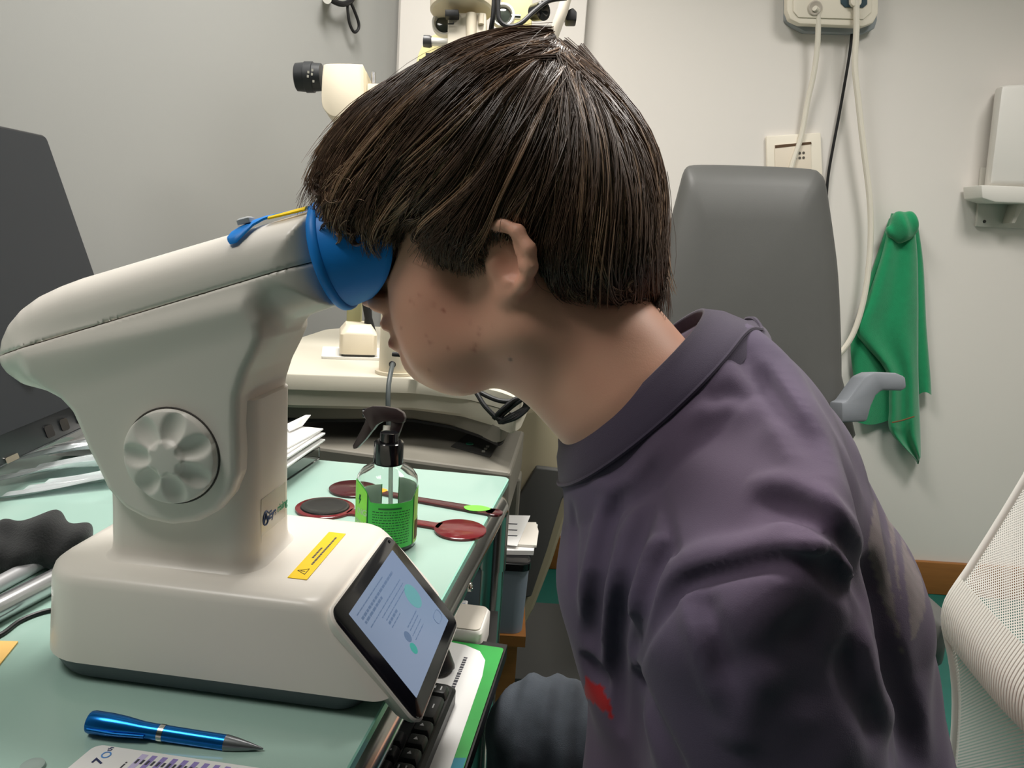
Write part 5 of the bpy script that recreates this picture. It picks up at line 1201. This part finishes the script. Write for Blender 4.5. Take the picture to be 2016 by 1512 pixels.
def body_sdf(X, Y, Z):
    f = head_sdf(X, Y, Z)
    t = s_ell(X, Y, Z, chest+SPI*0.06, (SPI, LATB, FRB), (0.14, 0.120, 0.070))
    t = smin(t, s_cone(X, Y, Z, chest+SPI*0.1, hip+np.array([0, 0, 0.06]), 0.075, 0.09), 0.05)
    t = smin(t, s_cone(X, Y, Z, shN*0.8+shF*0.2+SPI*0.02, shF*0.8+shN*0.2+SPI*0.02, 0.035, 0.035), 0.04)
    t = smin(t, s_cone(X, Y, Z, nk1, chest, 0.055, 0.06), 0.03)
    for sh, el, ha, sg in ((shN, elN, haN, -1), (shF, elF, haF, 1)):
        t = smin(t, s_cone(X, Y, Z, sh+np.array([0.01, 0.02*-sg, -0.035]), el, 0.034, 0.034), 0.03)
    sb_ = shirt_base(X, Y, Z)+0.008; low = np.clip((elN[2]+0.12-Z)/0.03, 0, 1)*0.2      # the trunk stays inside the shirt
    t = np.maximum(t, sb_-low)
    f = smin(f, t, 0.012)
    for sh, el, ha, sg in ((shN, elN, haN, -1), (shF, elF, haF, 1)):
        f = smin(f, s_cone(X, Y, Z, el, ha+np.array([0.03, 0, 0]), 0.035, 0.024), 0.015)
        for a, b, r1, r2 in hand_parts(ha, el, sg): f = smin(f, s_cone(X, Y, Z, a, b, r1, r2), 0.006)
    return f
CF = CP(1112, 868, 0.592); CB = CP(1392, 622, 0.560)
Cc = (CF+CB)/2; c1 = unit(CB-CF); ra = float(np.linalg.norm(CB-CF))/2
cn = unit(np.cross(c1, EY)); cn = cn if cn@(nk0-nk1) > 0 else -cn
cn = unit(cn-0.20*EY); cn = unit(cn-c1*(cn@c1))
c2 = np.cross(cn, c1); c2 = c2 if c2@EY > 0 else -c2; rb_c = 0.074
def shirt_base(X, Y, Z):
    f = s_ell(X, Y, Z, CP(1392, 985, 0.548), (SPI, LATB, FRB), (0.158, 0.148, 0.086))
    f = smin(f, s_ell(X, Y, Z, CP(1262, 1060, 0.57), (SPI, LATB, FRB), (0.11, 0.10, 0.046)), 0.05)
    f = smin(f, s_cone(X, Y, Z, CP(1510, 1230, 0.53), CP(1500, 1640, 0.53), 0.100, 0.130), 0.06)
    f = smin(f, s_ell(X, Y, Z, CP(1255, 1225, 0.57), (SPI, LATB, FRB), (0.09, 0.08, 0.042)), 0.035)
    f = smin(f, s_cone(X, Y, Z, shN*0.80+shF*0.20, shF*0.90+shN*0.10, 0.052, 0.050), 0.06)
    f = smin(f, s_cone(X, Y, Z, Cc-cn*0.035, chest, 0.060, 0.072), 0.05)
    a0 = shN+np.array([-0.005, 0, 0.0]); a1 = elN+np.array([0.012, 0, 0.06])
    f = smin(f, s_cone(X, Y, Z, a0, a1, 0.056, 0.068), 0.022)
    b1 = elF+np.array([0.01, 0.0, 0.10])
    f = smin(f, s_cone(X, Y, Z, shF, b1, 0.052, 0.062), 0.03)
    nd = (X-Cc[0])*cn[0]+(Y-Cc[1])*cn[1]+(Z-Cc[2])*cn[2]
    q1 = ((X-Cc[0])*c1[0]+(Y-Cc[1])*c1[1]+(Z-Cc[2])*c1[2])/ra; q2 = ((X-Cc[0])*c2[0]+(Y-Cc[1])*c2[1]+(Z-Cc[2])*c2[2])/rb_c
    rd = (np.sqrt(q1*q1+q2*q2)-1.12)*0.075
    return smax(f, (nd+0.004+np.minimum(1.15*np.maximum(rd, 0), 0.028+0.30*np.maximum(rd, 0)))*0.75, 0.010)      # shoulders slope away from the collar
def hair_sdf(X, Y, Z):
    f = s_ell(X, Y, Z, MP(992, 330), rotax(6), (0.106, 0.084, 0.0915))
    f = smin(f, s_ell(X, Y, Z, MP(768, 318), rotax(-50), (0.068, 0.066, 0.042)), 0.03)
    f = smin(f, s_ell(X, Y, Z, MP(1150, 395), rotax(62), (0.078, 0.074, 0.048)), 0.03)
    f = smin(f, s_ell(X, Y, Z, MP(1200, 528), rotax(75), (0.032, 0.050, 0.024)), 0.03)
    f = smin(f, s_cone(X, Y, Z, MP(700, 415, -0.03), mirror(MP(700, 415, -0.03)), 0.022, 0.022), 0.03)
    for sg in (NEAR, FARS):
        f = smin(f, s_ell(X, Y, Z, SP(900, 412, 0.050, sg), rotax(28), (0.060, 0.020, 0.032)), 0.02)
        f = smin(f, s_ell(X, Y, Z, SP(712, 412, 0.035, sg), rotax(40), (0.036, 0.022, 0.026)), 0.02)
        f = smin(f, s_ell(X, Y, Z, SP(722, 432, 0.050, sg), rotax(50), (0.034, 0.020, 0.026)), 0.02)
        f = smin(f, s_ell(X, Y, Z, SP(1138, 455, 0.052, sg), rotax(70), (0.048, 0.020, 0.038)), 0.02)
        f = smax(f, -s_ell(X, Y, Z, SP(1005, 548, 0.078, sg), rotax(66), (0.040, 0.040, 0.021)), 0.008)     # clear of the ear
        f = smax(f, -s_ell(X, Y, Z, SP(812, 500, 0.055, sg), rotax(70), (0.026, 0.035, 0.008)), 0.006)       # gap at the temple
        f = smax(f, -s_ell(X, Y, Z, SP(885, 600, 0.055, sg), rotax(20), (0.050, 0.05, 0.034)), 0.008)       # clear of the cheek
    return f
M_skin = mat('skin', s2l(214, 160, 132), 0.48, spec=0.4, sss=0.10, bump=0.05, bscale=900)
def axis(parts):
    out = []
    for lo, hi, h in parts: out += list(np.arange(lo, hi-1e-9, h))
    out.append(parts[-1][1]); return np.array(out, np.float32)
def sdf_to_mesh(fn, axs):
    X, Y, Z = np.meshgrid(*axs, indexing='ij'); Fv = fn(X, Y, Z)
    V, Q = nets(Fv, (0, 0, 0), 1.0)
    W = np.stack([np.interp(V[:, i], np.arange(len(axs[i])), axs[i]) for i in range(3)], 1)
    return W, Q
def project(V):
    v = V-CAM; d = v@FWD; return 1008+F*(v@RGT)/d, 756-F*(v@UPV)/d, d
def paint(o, colfn):
    """store a colour per vertex (pigment of the thing itself) and let the material read it"""
    me = o.data; n = len(me.vertices); co = np.empty(n*3); me.vertices.foreach_get('co', co); co = co.reshape(-1, 3)+np.array(pabs(o))
    at = me.color_attributes.new('pigment', 'FLOAT_COLOR', 'POINT'); c = np.ones((n, 4), np.float32); c[:, :3] = colfn(co)
    at.data.foreach_set('color', c.ravel())
    for m_ in me.materials:
        nt = m_.node_tree; b = nt.nodes['Principled BSDF']; ca = nt.nodes.new('ShaderNodeVertexColor'); ca.layer_name = 'pigment'
        cur = b.inputs['Base Color'].links
        if cur:
            mx = nt.nodes.new('ShaderNodeMix'); mx.data_type = 'RGBA'; mx.blend_type = 'MULTIPLY'; mx.inputs['Factor'].default_value = 1.0
            nt.links.new(cur[0].from_socket, mx.inputs['A']); nt.links.new(ca.outputs['Color'], mx.inputs['B']); nt.links.new(mx.outputs['Result'], b.inputs['Base Color'])
        else: nt.links.new(ca.outputs['Color'], b.inputs['Base Color'])
person = thing('person', 'dark-haired person in a purple t-shirt leaning into the blue eyecup', 'person', (0.30, 0.60, 0.0))
axs = [axis([(-0.155, 0.125, 0.0023), (0.125, 0.46, 0.009)]), axis([(0.30, 0.445, 0.008), (0.445, 0.69, 0.0025), (0.69, 0.93, 0.010)]), axis([(0.50, 0.92, 0.010), (0.92, 1.27, 0.0023)])]
V, Q = sdf_to_mesh(body_sdf, axs)
body = npmesh('body', V, Q, M_skin, person)
SPOTS = [(872, 611, 5.0, 1.0), (808, 590, 4, .6), (815, 597, 3, .5), (826, 582, 4, .5), (853, 600, 6, .35), (932, 690, 5, .8), (936, 680, 5, .6), (847, 675, 5, .6), (838, 660, 3, .4), (882, 687, 3.2, .8), (943, 660, 4, .6), (944, 648, 5, .4), (926, 634, 4, .5), (1005, 708, 3.5, 1.2), (845, 730, 3.5, .5), (891, 728, 2.5, .6), (840, 606, 3, .4), (920, 575, 6, .3), (790, 645, 2.5, .6), (1122, 590, 3, .5), (850, 560, 8, .2), (970, 640, 3, .4)]
def skin_col(co):
    px, py, d = project(co); base = np.array(s2l(238, 182, 156)); c = np.tile(base, (len(co), 1))
    n1 = 0.5+0.5*np.sin(co[:, 0]*90+3*np.sin(co[:, 2]*70))*np.sin(co[:, 2]*110+2*np.sin(co[:, 1]*60))
    c *= (1-0.035*n1[:, None]*np.array([0, 1, 1]))
    def mix(w, col): nonlocal c; c = c*(1-w[:, None])+np.array(col)*w[:, None]
    near = ((co-H0)@EY) < 0.0
    ch = np.exp(-(((px-860)/90)**2+((py-610)/80)**2))*0.30*near; mix(ch, s2l(212, 138, 116))
    er = np.exp(-(((px-1005)/50)**2+((py-515)/75)**2))*0.28*near; mix(er, s2l(208, 126, 104))
    lp = np.clip(1-np.sqrt(((px-765)/14)**2+((py-680)/14)**2), 0, 1)**0.5*0.8; mix(lp, s2l(178, 96, 92))
    lp = np.clip(1-np.sqrt(((px-752)/10)**2+((py-650)/9)**2), 0, 1)**0.5*0.5; mix(lp, s2l(182, 104, 98))
    for x, y, r, s in SPOTS:
        w = np.clip(np.exp(-(((px-x)**2+(py-y)**2)/(r*0.9)**2))*s*0.62, 0, 1)*near; mix(w, s2l(160, 62, 54) if s <= 1 else s2l(90, 50, 36))
    return c
paint(body, skin_col)

# ---- t-shirt
M_shirt = mat('purple_cotton', s2l(255, 255, 255), 0.9, sheen=0.1, noise=0.0, bump=0.10, bscale=1400)
def trace(fn, px, py, d0=0.2, n=60):
    P = np.array([CP(x, y, d0) for x, y in zip(px, py)]); R = np.array([ray(x, y) for x, y in zip(px, py)]); R /= np.linalg.norm(R, axis=1)[:, None]
    t = np.zeros(len(P)); best = np.full(len(P), 9.0); bt_ = t.copy()
    for _ in range(n):
        q = P+R*t[:, None]; f = fn(q[:, 0], q[:, 1], q[:, 2]); b = np.abs(f) < best; best = np.where(b, np.abs(f), best); bt_ = np.where(b, t, bt_)
        t = np.minimum(t+np.maximum(f, 0.0006)*0.85*(np.abs(f) > 2e-4), 0.8)
    return P+R*bt_[:, None], best
FOLDS = [  # polyline in the photo, depth (m, + groove, - ridge), width
    ([(1256, 1310), (1262, 1262), (1290, 1212), (1355, 1150), (1440, 1126), (1540, 1106), (1620, 1122), (1672, 1165), (1690, 1205)], 0.012, 0.0050),
    ([(1280, 1185), (1365, 1118), (1460, 1092), (1560, 1076), (1640, 1096), (1690, 1140)], -0.009, 0.010),
    ([(1480, 985), (1560, 1000), (1630, 1050), (1690, 1130), (1712, 1190)], 0.011, 0.0075),
    ([(1470, 955), (1560, 960), (1640, 1005), (1700, 1085)], -0.006, 0.007),
    ([(1520, 1030), (1600, 1052), (1660, 1105), (1692, 1160)], -0.006, 0.0055), ([(1540, 1050), (1610, 1075), (1660, 1130)], 0.008, 0.0045),
    ([(1705, 1090), (1722, 1180), (1750, 1290), (1790, 1420), (1815, 1540)], 0.017, 0.010), ([(1690, 1220), (1710, 1330), (1760, 1450)], -0.007, 0.009),
    ([(1235, 950), (1200, 1030), (1180, 1120), (1172, 1230), (1176, 1300)], 0.009, 0.0065), ([(1212, 960), (1178, 1040), (1156, 1150), (1150, 1250)], -0.005, 0.006),
    ([(1283, 985), (1243, 1090), (1222, 1190), (1212, 1330), (1225, 1450)], 0.010, 0.0065), ([(1262, 990), (1222, 1090), (1200, 1210), (1192, 1340)], -0.006, 0.006),
    ([(1325, 1060), (1285, 1130), (1258, 1205), (1246, 1290)], 0.011, 0.0055), ([(1304, 1050), (1266, 1130), (1240, 1220)], -0.007, 0.0055),
    ([(1345, 1165), (1372, 1240), (1400, 1330), (1430, 1420)], -0.006, 0.006), ([(1372, 1165), (1405, 1250), (1430, 1350)], 0.006, 0.007),
    ([(1275, 880), (1302, 980), (1333, 1080), (1360, 1146)], 0.0030, 0.0028),
    ([(1440, 660), (1490, 740), (1560, 830), (1620, 930)], 0.007, 0.008), ([(1418, 668), (1460, 760), (1540, 850), (1600, 950)], -0.004, 0.008), ([(1480, 690), (1540, 760), (1610, 860)], -0.004, 0.006),
    ([(1250, 1310), (1275, 1400), (1320, 1500), (1340, 1560)], 0.014, 0.008), ([(1150, 1285), (1165, 1328), (1195, 1345)], 0.010, 0.009),
    ([(1160, 945), (1210, 962), (1260, 925), (1310, 862)], -0.003, 0.005), ([(1380, 800), (1450, 780), (1530, 850)], 0.004, 0.008), ([(1330, 840), (1420, 800), (1500, 830)], -0.003, 0.008),
    ([(1520, 1300), (1470, 1390), (1440, 1480)], -0.006, 0.009), ([(1560, 1200), (1600, 1300), (1580, 1420)], 0.004, 0.012), ([(1660, 1260), (1690, 1360), (1730, 1460)], 0.006, 0.008),
    ([(1170, 1120), (1165, 1200), (1150, 1270)], 0.006, 0.006), ([(1130, 980), (1125, 1080), (1128, 1180)], 0.004, 0.006)]
fold3 = []
for pts, dep, wd in FOLDS:
    q = spline(pts, 4); P, e = trace(shirt_base, [p[0] for p in q], [p[1] for p in q]); fold3.append((P, dep, wd))
def shirt_sdf(X, Y, Z):
    f = shirt_base(X, Y, Z); m = np.abs(f) < 0.035; x, y, z = X[m], Y[m], Z[m]; g_ = f[m].copy()
    for P, dep, wd in fold3:
        d = np.full(x.shape, 9.0); tt = np.zeros(x.shape); N = len(P)
        lo = P.min(0)-wd*3; hi = P.max(0)+wd*3
        s_ = (x > lo[0]) & (x < hi[0]) & (y > lo[1]) & (y < hi[1]) & (z > lo[2]) & (z < hi[2])
        xs, ys, zs = x[s_], y[s_], z[s_]; dd = np.full(xs.shape, 9.0); tp = np.zeros(xs.shape)
        for i in range(N-1):
            e = P[i+1]-P[i]; L2 = e@e+1e-12; t = np.clip(((xs-P[i][0])*e[0]+(ys-P[i][1])*e[1]+(zs-P[i][2])*e[2])/L2, 0, 1)
            q = (xs-P[i][0]-t*e[0])**2+(ys-P[i][1]-t*e[1])**2+(zs-P[i][2]-t*e[2])**2; b = q < dd; dd = np.where(b, q, dd); tp = np.where(b, (i+t)/(N-1), tp)
        env = np.clip(np.minimum(tp, 1-tp)*5, 0, 1); g_[s_] += dep*env*np.exp(-dd/wd**2)
    g_ += 0.0016*np.sin(x*60+y*40)*np.sin(z*75+x*30)+0.0007*np.sin(140*x-90*z+50*y)
    f[m] = g_; return f
axs = [axis([(0.03, 0.46, 0.0029)]), axis([(0.29, 0.56, 0.0029), (0.56, 0.80, 0.007)]), axis([(0.64, 1.09, 0.0029)])]
V, Q = sdf_to_mesh(shirt_sdf, axs)
shirt = npmesh('t_shirt', V, Q, M_shirt, person); shirt['label'] = 'faded purple cotton t-shirt'
def inpoly(px, py, poly): return poly_sd(px, py, poly) < 0
def shirt_col(co):
    px, py, d = project(co); base = np.array(s2l(88, 78, 101)); c = np.tile(base, (len(co), 1))
    n1 = 0.5+0.5*np.sin(co[:, 0]*38+2*np.sin(co[:, 2]*31)+1)*np.sin(co[:, 2]*44+2*np.sin(co[:, 1]*35))
    c *= (0.88+0.22*n1[:, None])
    n2 = 0.5+0.5*np.sin(co[:, 2]*25+co[:, 0]*17); c *= 1+0.10*n2[:, None]*np.array([1.0, -0.3, -0.6])
    near = d < 0.62
    pr1 = inpoly(px, py, [(1722, 985), (1752, 1010), (1815, 1140), (1823, 1200), (1800, 1255), (1772, 1290), (1765, 1235), (1740, 1190), (1720, 1130), (1708, 1075)]) & near
    sp = 0.5+0.5*np.sin(co[:, 1]*420)*np.sin(co[:, 2]*380+co[:, 0]*200)
    stripe = (np.abs((px-1752)-(py-1100)*0.18) < 7) | (np.abs((px-1775)-(py-1130)*0.10) < 6)
    c[pr1 & ~stripe] = np.array(s2l(124, 110, 112))*(0.85+0.25*sp[pr1 & ~stripe][:, None])
    pr2 = inpoly(px, py, [(1152, 1332), (1185, 1352), (1200, 1380), (1208, 1418), (1190, 1400), (1150, 1372)]) & near
    c[pr2] = s2l(170, 22, 26)
    return c
paint(shirt, shirt_col)
# ribbed collar
M_rib = mat('collar_rib', s2l(66, 56, 76), 0.9, sheen=0.2, bump=0.2, bscale=1800)
NT = 120; rings = []
for h, k in ((-0.014, 0.965), (-0.004, 0.975), (0.003, 0.985), (0.0052, 1.0), (0.0052, 1.03), (0.0035, 1.08), (-0.0015, 1.16), (-0.0075, 1.27), (-0.0105, 1.33), (-0.0155, 1.345)):
    r_ = []
    for j in range(NT):
        a = 2*math.pi*j/NT; ca, sa = math.cos(a), math.sin(a)
        q0 = Cc+c1*ra*ca*k+c2*rb_c*sa*k
        if k > 1.05:      # the ribbing lies on the shirt
            qq = np.array([q0+cn*hh for hh in np.linspace(0.01, -0.06, 71)]); fv = shirt_base(qq[:, 0], qq[:, 1], qq[:, 2]); w_ = np.argmax(fv < 0) if (fv < 0).any() else 40
            hh = np.linspace(0.01, -0.06, 71)[w_]+(0.0050 if k < 1.34 else -0.004)
            hh = 0.3*h+0.7*hh if k < 1.1 else hh
        else: hh = h
        r_.append(q0+cn*hh)
    r_ = np.array(r_)
    for _ in range(4): r_ = 0.25*np.roll(r_, 1, 0)+0.5*r_+0.25*np.roll(r_, -1, 0)
    rings.append([p for p in r_])
col = G().loft(rings, cap0=False, cap1=False).build('collar', M_rib, shirt, angle=80)
G().tube([rings[-2][j % NT]+cn*0.0004 for j in range(NT+1)], 0.0016, n=6, caps=False).build('collar_seam', M_rib, shirt)

# ---- jeans and shoes
M_jean = mat('grey_jeans', s2l(66, 72, 80), 0.9, noise=0.35, nscale=26, stretch=(1, 1, 3), bump=0.25, bscale=700)
knF = CP(1072, 1452, 0.80); knN = np.array([-0.06, 0.47, 0.560]); 
anF = knF+np.array([0.02, 0.02, -knF[2]+0.10]); anN = knN+np.array([0.05, -0.02, -knN[2]+0.10])
hF = hip+np.array([0, 0.09, 0]); hN = hip+np.array([0, -0.09, 0])
def jean_sdf(X, Y, Z):
    f = smin(s_cone(X, Y, Z, hF, knF, 0.088, 0.058), s_cone(X, Y, Z, hN, knN, 0.088, 0.058), 0.03)
    f = smin(f, s_cone(X, Y, Z, knF, anF, 0.056, 0.048), 0.02); f = smin(f, s_cone(X, Y, Z, knN, anN, 0.056, 0.048), 0.02)
    f = smin(f, s_ell(X, Y, Z, hip+np.array([0.01, 0, 0.02]), (np.array([1, 0, 0]), np.array([0, 1, 0]), np.array([0, 0, 1])), (0.12, 0.18, 0.10)), 0.04)
    m = np.abs(f) < 0.03; x, y, z = X[m], Y[m], Z[m]
    f[m] += 0.0050*np.sin(150*x+40*y+1.5*np.sin(40*z))*(0.6+0.4*np.sin(25*z+20*y))+0.002*np.sin(260*x-60*y+30*z); return f
axs = [axis([(-0.17, 0.12, 0.0045), (0.12, 0.50, 0.010)]), axis([(0.36, 0.70, 0.009), (0.70, 0.92, 0.006)]), axis([(0.07, 0.70, 0.007)])]
V, Q = sdf_to_mesh(jean_sdf, axs); npmesh('jeans', V, Q, M_jean, person)
M_shoe = mat('shoe_dark', s2l(40, 42, 46), 0.6)
for an in (anF, anN):
    gx = grid((-0.20, -0.06, -0.11), (0.08, 0.06, 0.03), 0.006); X, Y, Z = np.meshgrid(*gx, indexing='ij'); I3 = (np.array([1, 0, 0]), np.array([0, 1, 0]), np.array([0, 0, 1]))
    f = smin(s_ell(X, Y, Z, np.array([-0.07, 0, -0.065]), I3, (0.125, 0.045, 0.036)), s_cone(X, Y, Z, np.array([0.0, 0, -0.06]), np.array([0, 0, 0.0]), 0.042, 0.042), 0.03)
    f = np.maximum(f, -Z-0.098); V, Q = nets(f, [a_[0] for a_ in gx], 0.006); npmesh('shoe', V+an, Q, M_shoe, person)

# ---- hair: a dark under-layer and single locks combed from the crown
M_hairc = mat('hair_under', s2l(26, 20, 17), 0.95, spec=0.1)
M_hair = mat('hair_strand', s2l(92, 67, 50), 0.38, spec=0.8, noise=0.35, nscale=80)
axs = [axis([(-0.18, 0.15, 0.003)]), axis([(0.43, 0.70, 0.003)]), axis([(0.99, 1.30, 0.003)])]
V, Q = sdf_to_mesh(lambda X, Y, Z: hair_sdf(X, Y, Z)+0.0055+0.0015*np.sin(X*260+Z*60)*np.sin(Z*180+X*70), axs)
hair = npmesh('hair', V, Q, M_hairc, person); hair['label'] = 'dark brown mid-length hair'
GUID = [[(1075, 80), (1010, 73), (930, 84), (850, 115), (765, 164), (700, 206), (645, 270), (606, 345), (612, 392)],
        [(1082, 82), (1010, 82), (930, 98), (850, 135), (770, 195), (705, 260), (655, 330), (628, 395), (640, 430)],
        [(1088, 86), (1010, 92), (930, 120), (855, 170), (785, 240), (725, 310), (680, 380), (655, 435), (672, 462)],
        [(1092, 78), (1020, 95), (945, 140), (875, 205), (810, 285), (755, 355), (710, 420), (690, 462), (715, 482)],
        [(1095, 82), (1030, 115), (965, 175), (905, 250), (845, 325), (790, 390), (745, 440), (730, 478), (758, 492)],
        [(1098, 86), (1040, 130), (985, 205), (935, 285), (885, 355), (835, 405), (790, 440), (770, 470), (775, 492)],
        [(1101, 90), (1050, 145), (1005, 225), (960, 310), (915, 380), (870, 425), (835, 455), (832, 485), (858, 508)],
        [(1104, 94), (1062, 160), (1025, 240), (985, 325), (945, 395), (905, 440), (878, 475), (885, 510), (915, 528)],
        [(1106, 97), (1074, 170), (1042, 260), (1008, 345), (972, 405), (940, 450), (920, 485), (935, 515), (965, 527)],
        [(1108, 100), (1088, 185), (1065, 280), (1038, 360), (1010, 410), (990, 440), (985, 465), (1000, 480), (1020, 478)],
        [(1111, 103), (1105, 200), (1092, 300), (1075, 380), (1060, 440), (1055, 485), (1058, 520), (1062, 545), (1050, 560)],
        [(1114, 105), (1124, 210), (1120, 310), (1108, 400), (1098, 470), (1092, 520), (1095, 548), (1105, 565), (1112, 570)],
        [(1117, 107), (1148, 215), (1155, 320), (1150, 410), (1142, 485), (1140, 540), (1150, 575), (1165, 595), (1185, 598)],
        [(1120, 108), (1175, 212), (1195, 320), (1195, 415), (1188, 495), (1182, 555), (1188, 590), (1205, 608), (1222, 604)],
        [(1123, 110), (1200, 205), (1232, 310), (1240, 410), (1232, 495), (1222, 560), (1225, 595), (1240, 612), (1258, 606)],
        [(1112, 100), (1212, 195), (1262, 292), (1280, 390), (1278, 480), (1268, 545), (1268, 590), (1262, 612), (1245, 616)],
        [(1100, 88), (1195, 170), (1262, 255), (1290, 345), (1294, 440), (1288, 520), (1286, 570), (1280, 600), (1262, 612)],
        [(1070, 72), (1135, 112), (1205, 170), (1262, 240), (1290, 320), (1300, 400), (1298, 480), (1292, 550), (1280, 600)]]
GU = np.array([spline([np.array(p, float) for p in g_], 2) for g_ in GUID]); NG, NPT = GU.shape[0], GU.shape[1]
def strands(ncl, per, seed, jit, lift0, lift1, spread=0.35, endlo=0.75):
    r = np.random.default_rng(seed); PXs = []; LF = []; RD = []
    for c in range(ncl):
        t = r.uniform(0, NG-1.001); w = r.normal(0, 1, 2)*jit; ph = r.uniform(0, 6.28); ef = r.uniform(endlo, 1.0); s0 = r.uniform(0, 0.42)*(r.random() < 0.55)
        curl = r.normal(0, 22); wv_ = r.normal(0, 7); lf = r.uniform(lift0, lift1); fr_ = r.uniform(1.5, 3.5)
        for k in range(per):
            tt = np.clip(t+r.normal(0, spread)*0.28, 0, NG-1.001); i = int(tt); f = tt-i
            cur = GU[i]*(1-f)+GU[i+1]*f; u = np.linspace(s0, ef*r.uniform(0.90, 1.02), 15)*(NPT-1); a = np.minimum(u.astype(int), NPT-2); q = cur[a]+(cur[a+1]-cur[a])*(u-a)[:, None]
            s = np.linspace(0, 1, 15); tg = np.gradient(q, axis=0); tg /= np.linalg.norm(tg, axis=1)[:, None]+1e-9; nn = np.stack([-tg[:, 1], tg[:, 0]], 1)
            ek = min(1.0, 0.15+t*0.35)*min(1.0, 0.15+(NG-1-t)*0.45); wob = ek*w[0]*np.sin(s*fr_+ph)+ek*curl*s**3+r.normal(0, 2.2)*(1-0.5*s)+r.normal(0, 2.5)*s**2+wv_*np.sin(s*8+ph)*s**2
            PXs.append(q+nn*wob[:, None]); LF.append(lf*min(1.0, 0.25+t*0.35)*min(1.0, 0.3+(NG-1-t)*0.4)*np.sin(np.pi*np.clip(s*0.9+0.05, 0, 1))+r.normal(0, 0.0006)+0.0012*s+(0.012*s**3 if 6.6 < t < 9.6 else 0)); RD.append(r.uniform(0.00026, 0.00046))
    return np.array(PXs), np.array(LF), np.array(RD)
def hair_normal(P):
    e = 0.001; g_ = []
    for i in range(3):
        a = P.copy(); b = P.copy(); a[:, i] += e; b[:, i] -= e; g_.append(hair_sdf(a[:, 0], a[:, 1], a[:, 2])-hair_sdf(b[:, 0], b[:, 1], b[:, 2]))
    n = np.stack(g_, 1); return n/(np.linalg.norm(n, axis=1)[:, None]+1e-9)
def strand_mesh(P, RD, taper=True):
    """P: strands x points x 3 -> three-sided tubes"""
    S, N, _ = P.shape; T = np.gradient(P, axis=1); T /= np.linalg.norm(T, axis=2)[..., None]+1e-9
    a = np.cross(T, FWD+np.array([0.13, 0.02, 0.07])); a /= np.linalg.norm(a, axis=2)[..., None]+1e-9; b = np.cross(T, a)
    s = np.linspace(0, 1, N); rad = RD[:, None]*np.where(s < 0.75, 1.0, 1.0-(s-0.75)/0.25*0.75)[None, :]
    V = np.stack([P+rad[..., None]*(math.cos(2*math.pi*k/3)*a+math.sin(2*math.pi*k/3)*b) for k in range(3)], 2)
    idx = np.arange(S*N*3).reshape(S, N, 3); Q = []
    for k in range(3):
        k2 = (k+1) % 3; Q.append(np.stack([idx[:, :-1, k], idx[:, :-1, k2], idx[:, 1:, k2], idx[:, 1:, k]], -1).reshape(-1, 4))
    return V.reshape(-1, 3), np.concatenate(Q)
def lay(PXs, LF):
    S, N, _ = PXs.shape; P, miss = trace(hair_sdf, PXs[..., 0].ravel(), PXs[..., 1].ravel(), 0.38, 46)
    P = P+hair_normal(P)*LF.ravel()[:, None]; P = P.reshape(S, N, 3)
    for _ in range(3): P[:, 1:-1] = 0.25*P[:, :-2]+0.5*P[:, 1:-1]+0.25*P[:, 2:]
    return P
PA, LA, RA = strands(600, 13, 1, 10, 0.000, 0.005)
PB, LB_, RB = strands(170, 9, 2, 20, 0.003, 0.010, 0.5, 0.7)
def curls(spec, seed):
    r = np.random.default_rng(seed); out = []
    for (x0, x1, y0, y1, n) in spec:
        for c in range(n):
            cx, cy = r.uniform(x0, x1), r.uniform(y0, y1); R_ = r.uniform(10, 26); a0 = r.uniform(-0.6, 0.6)-math.pi/2-r.choice((0.0, 0.6)); sw = r.uniform(1.8, 3.6)*r.choice((-1, 1))
            for k in range(9):
                s = np.linspace(0, 1, 15); a = a0+sw*s; rr = R_*(1-0.35*s)*r.uniform(0.92, 1.08)
                out.append(np.stack([cx+rr*np.cos(a)+r.normal(0, 1.2), cy+rr*np.sin(a)*0.85+r.normal(0, 1.2)], 1))
    out = np.array(out); return out, np.full(out.shape[:2], 0.0035)+r.normal(0, 0.0012, out.shape[:1])[:, None], r.uniform(0.00024, 0.0004, len(out))
PD, LD, RD_ = curls([(640, 790, 360, 470, 34), (800, 960, 400, 505, 22), (1140, 1275, 545, 598, 26), (880, 1060, 330, 430, 10)], 8)
PC, LC, RC_ = strands(70, 1, 3, 24, 0.006, 0.016, 1.0, 0.85)
Pn = np.concatenate([lay(PA, LA), lay(PB, LB_), lay(PC, LC), lay(PD, LD)]); Rn = np.concatenate([RA, RB, RC_*0.45, RD_])
cid = np.concatenate([np.repeat(np.arange(600), 13), 1000+np.repeat(np.arange(170), 9), 2000+np.arange(70), 3000+np.arange(len(PD))//9])
tone = np.random.default_rng(5).random(2200)[cid % 2200]
M_hair2 = mat('hair_strand_highlight', s2l(172, 138, 110), 0.36, spec=0.9, noise=0.3, nscale=80)  # pale locks: highlight streaks of the hair put into the colour
for lo_, hi_, m_ in ((0, 0.80, M_hair), (0.80, 1.01, M_hair2)):
    s_ = (tone >= lo_) & (tone < hi_)
    V, Q = strand_mesh(Pn[s_], Rn[s_]); o = npmesh('hair_locks', V, Q, m_, hair); o['kind'] = 'stuff'
    Pm = Pn[s_][::2]; Pm = Pm-2*((Pm-H0)@EY)[..., None]*EY
    V, Q = strand_mesh(Pm, Rn[s_][::2]*1.4); o = npmesh('hair_locks', V, Q, m_, hair); o['kind'] = 'stuff'
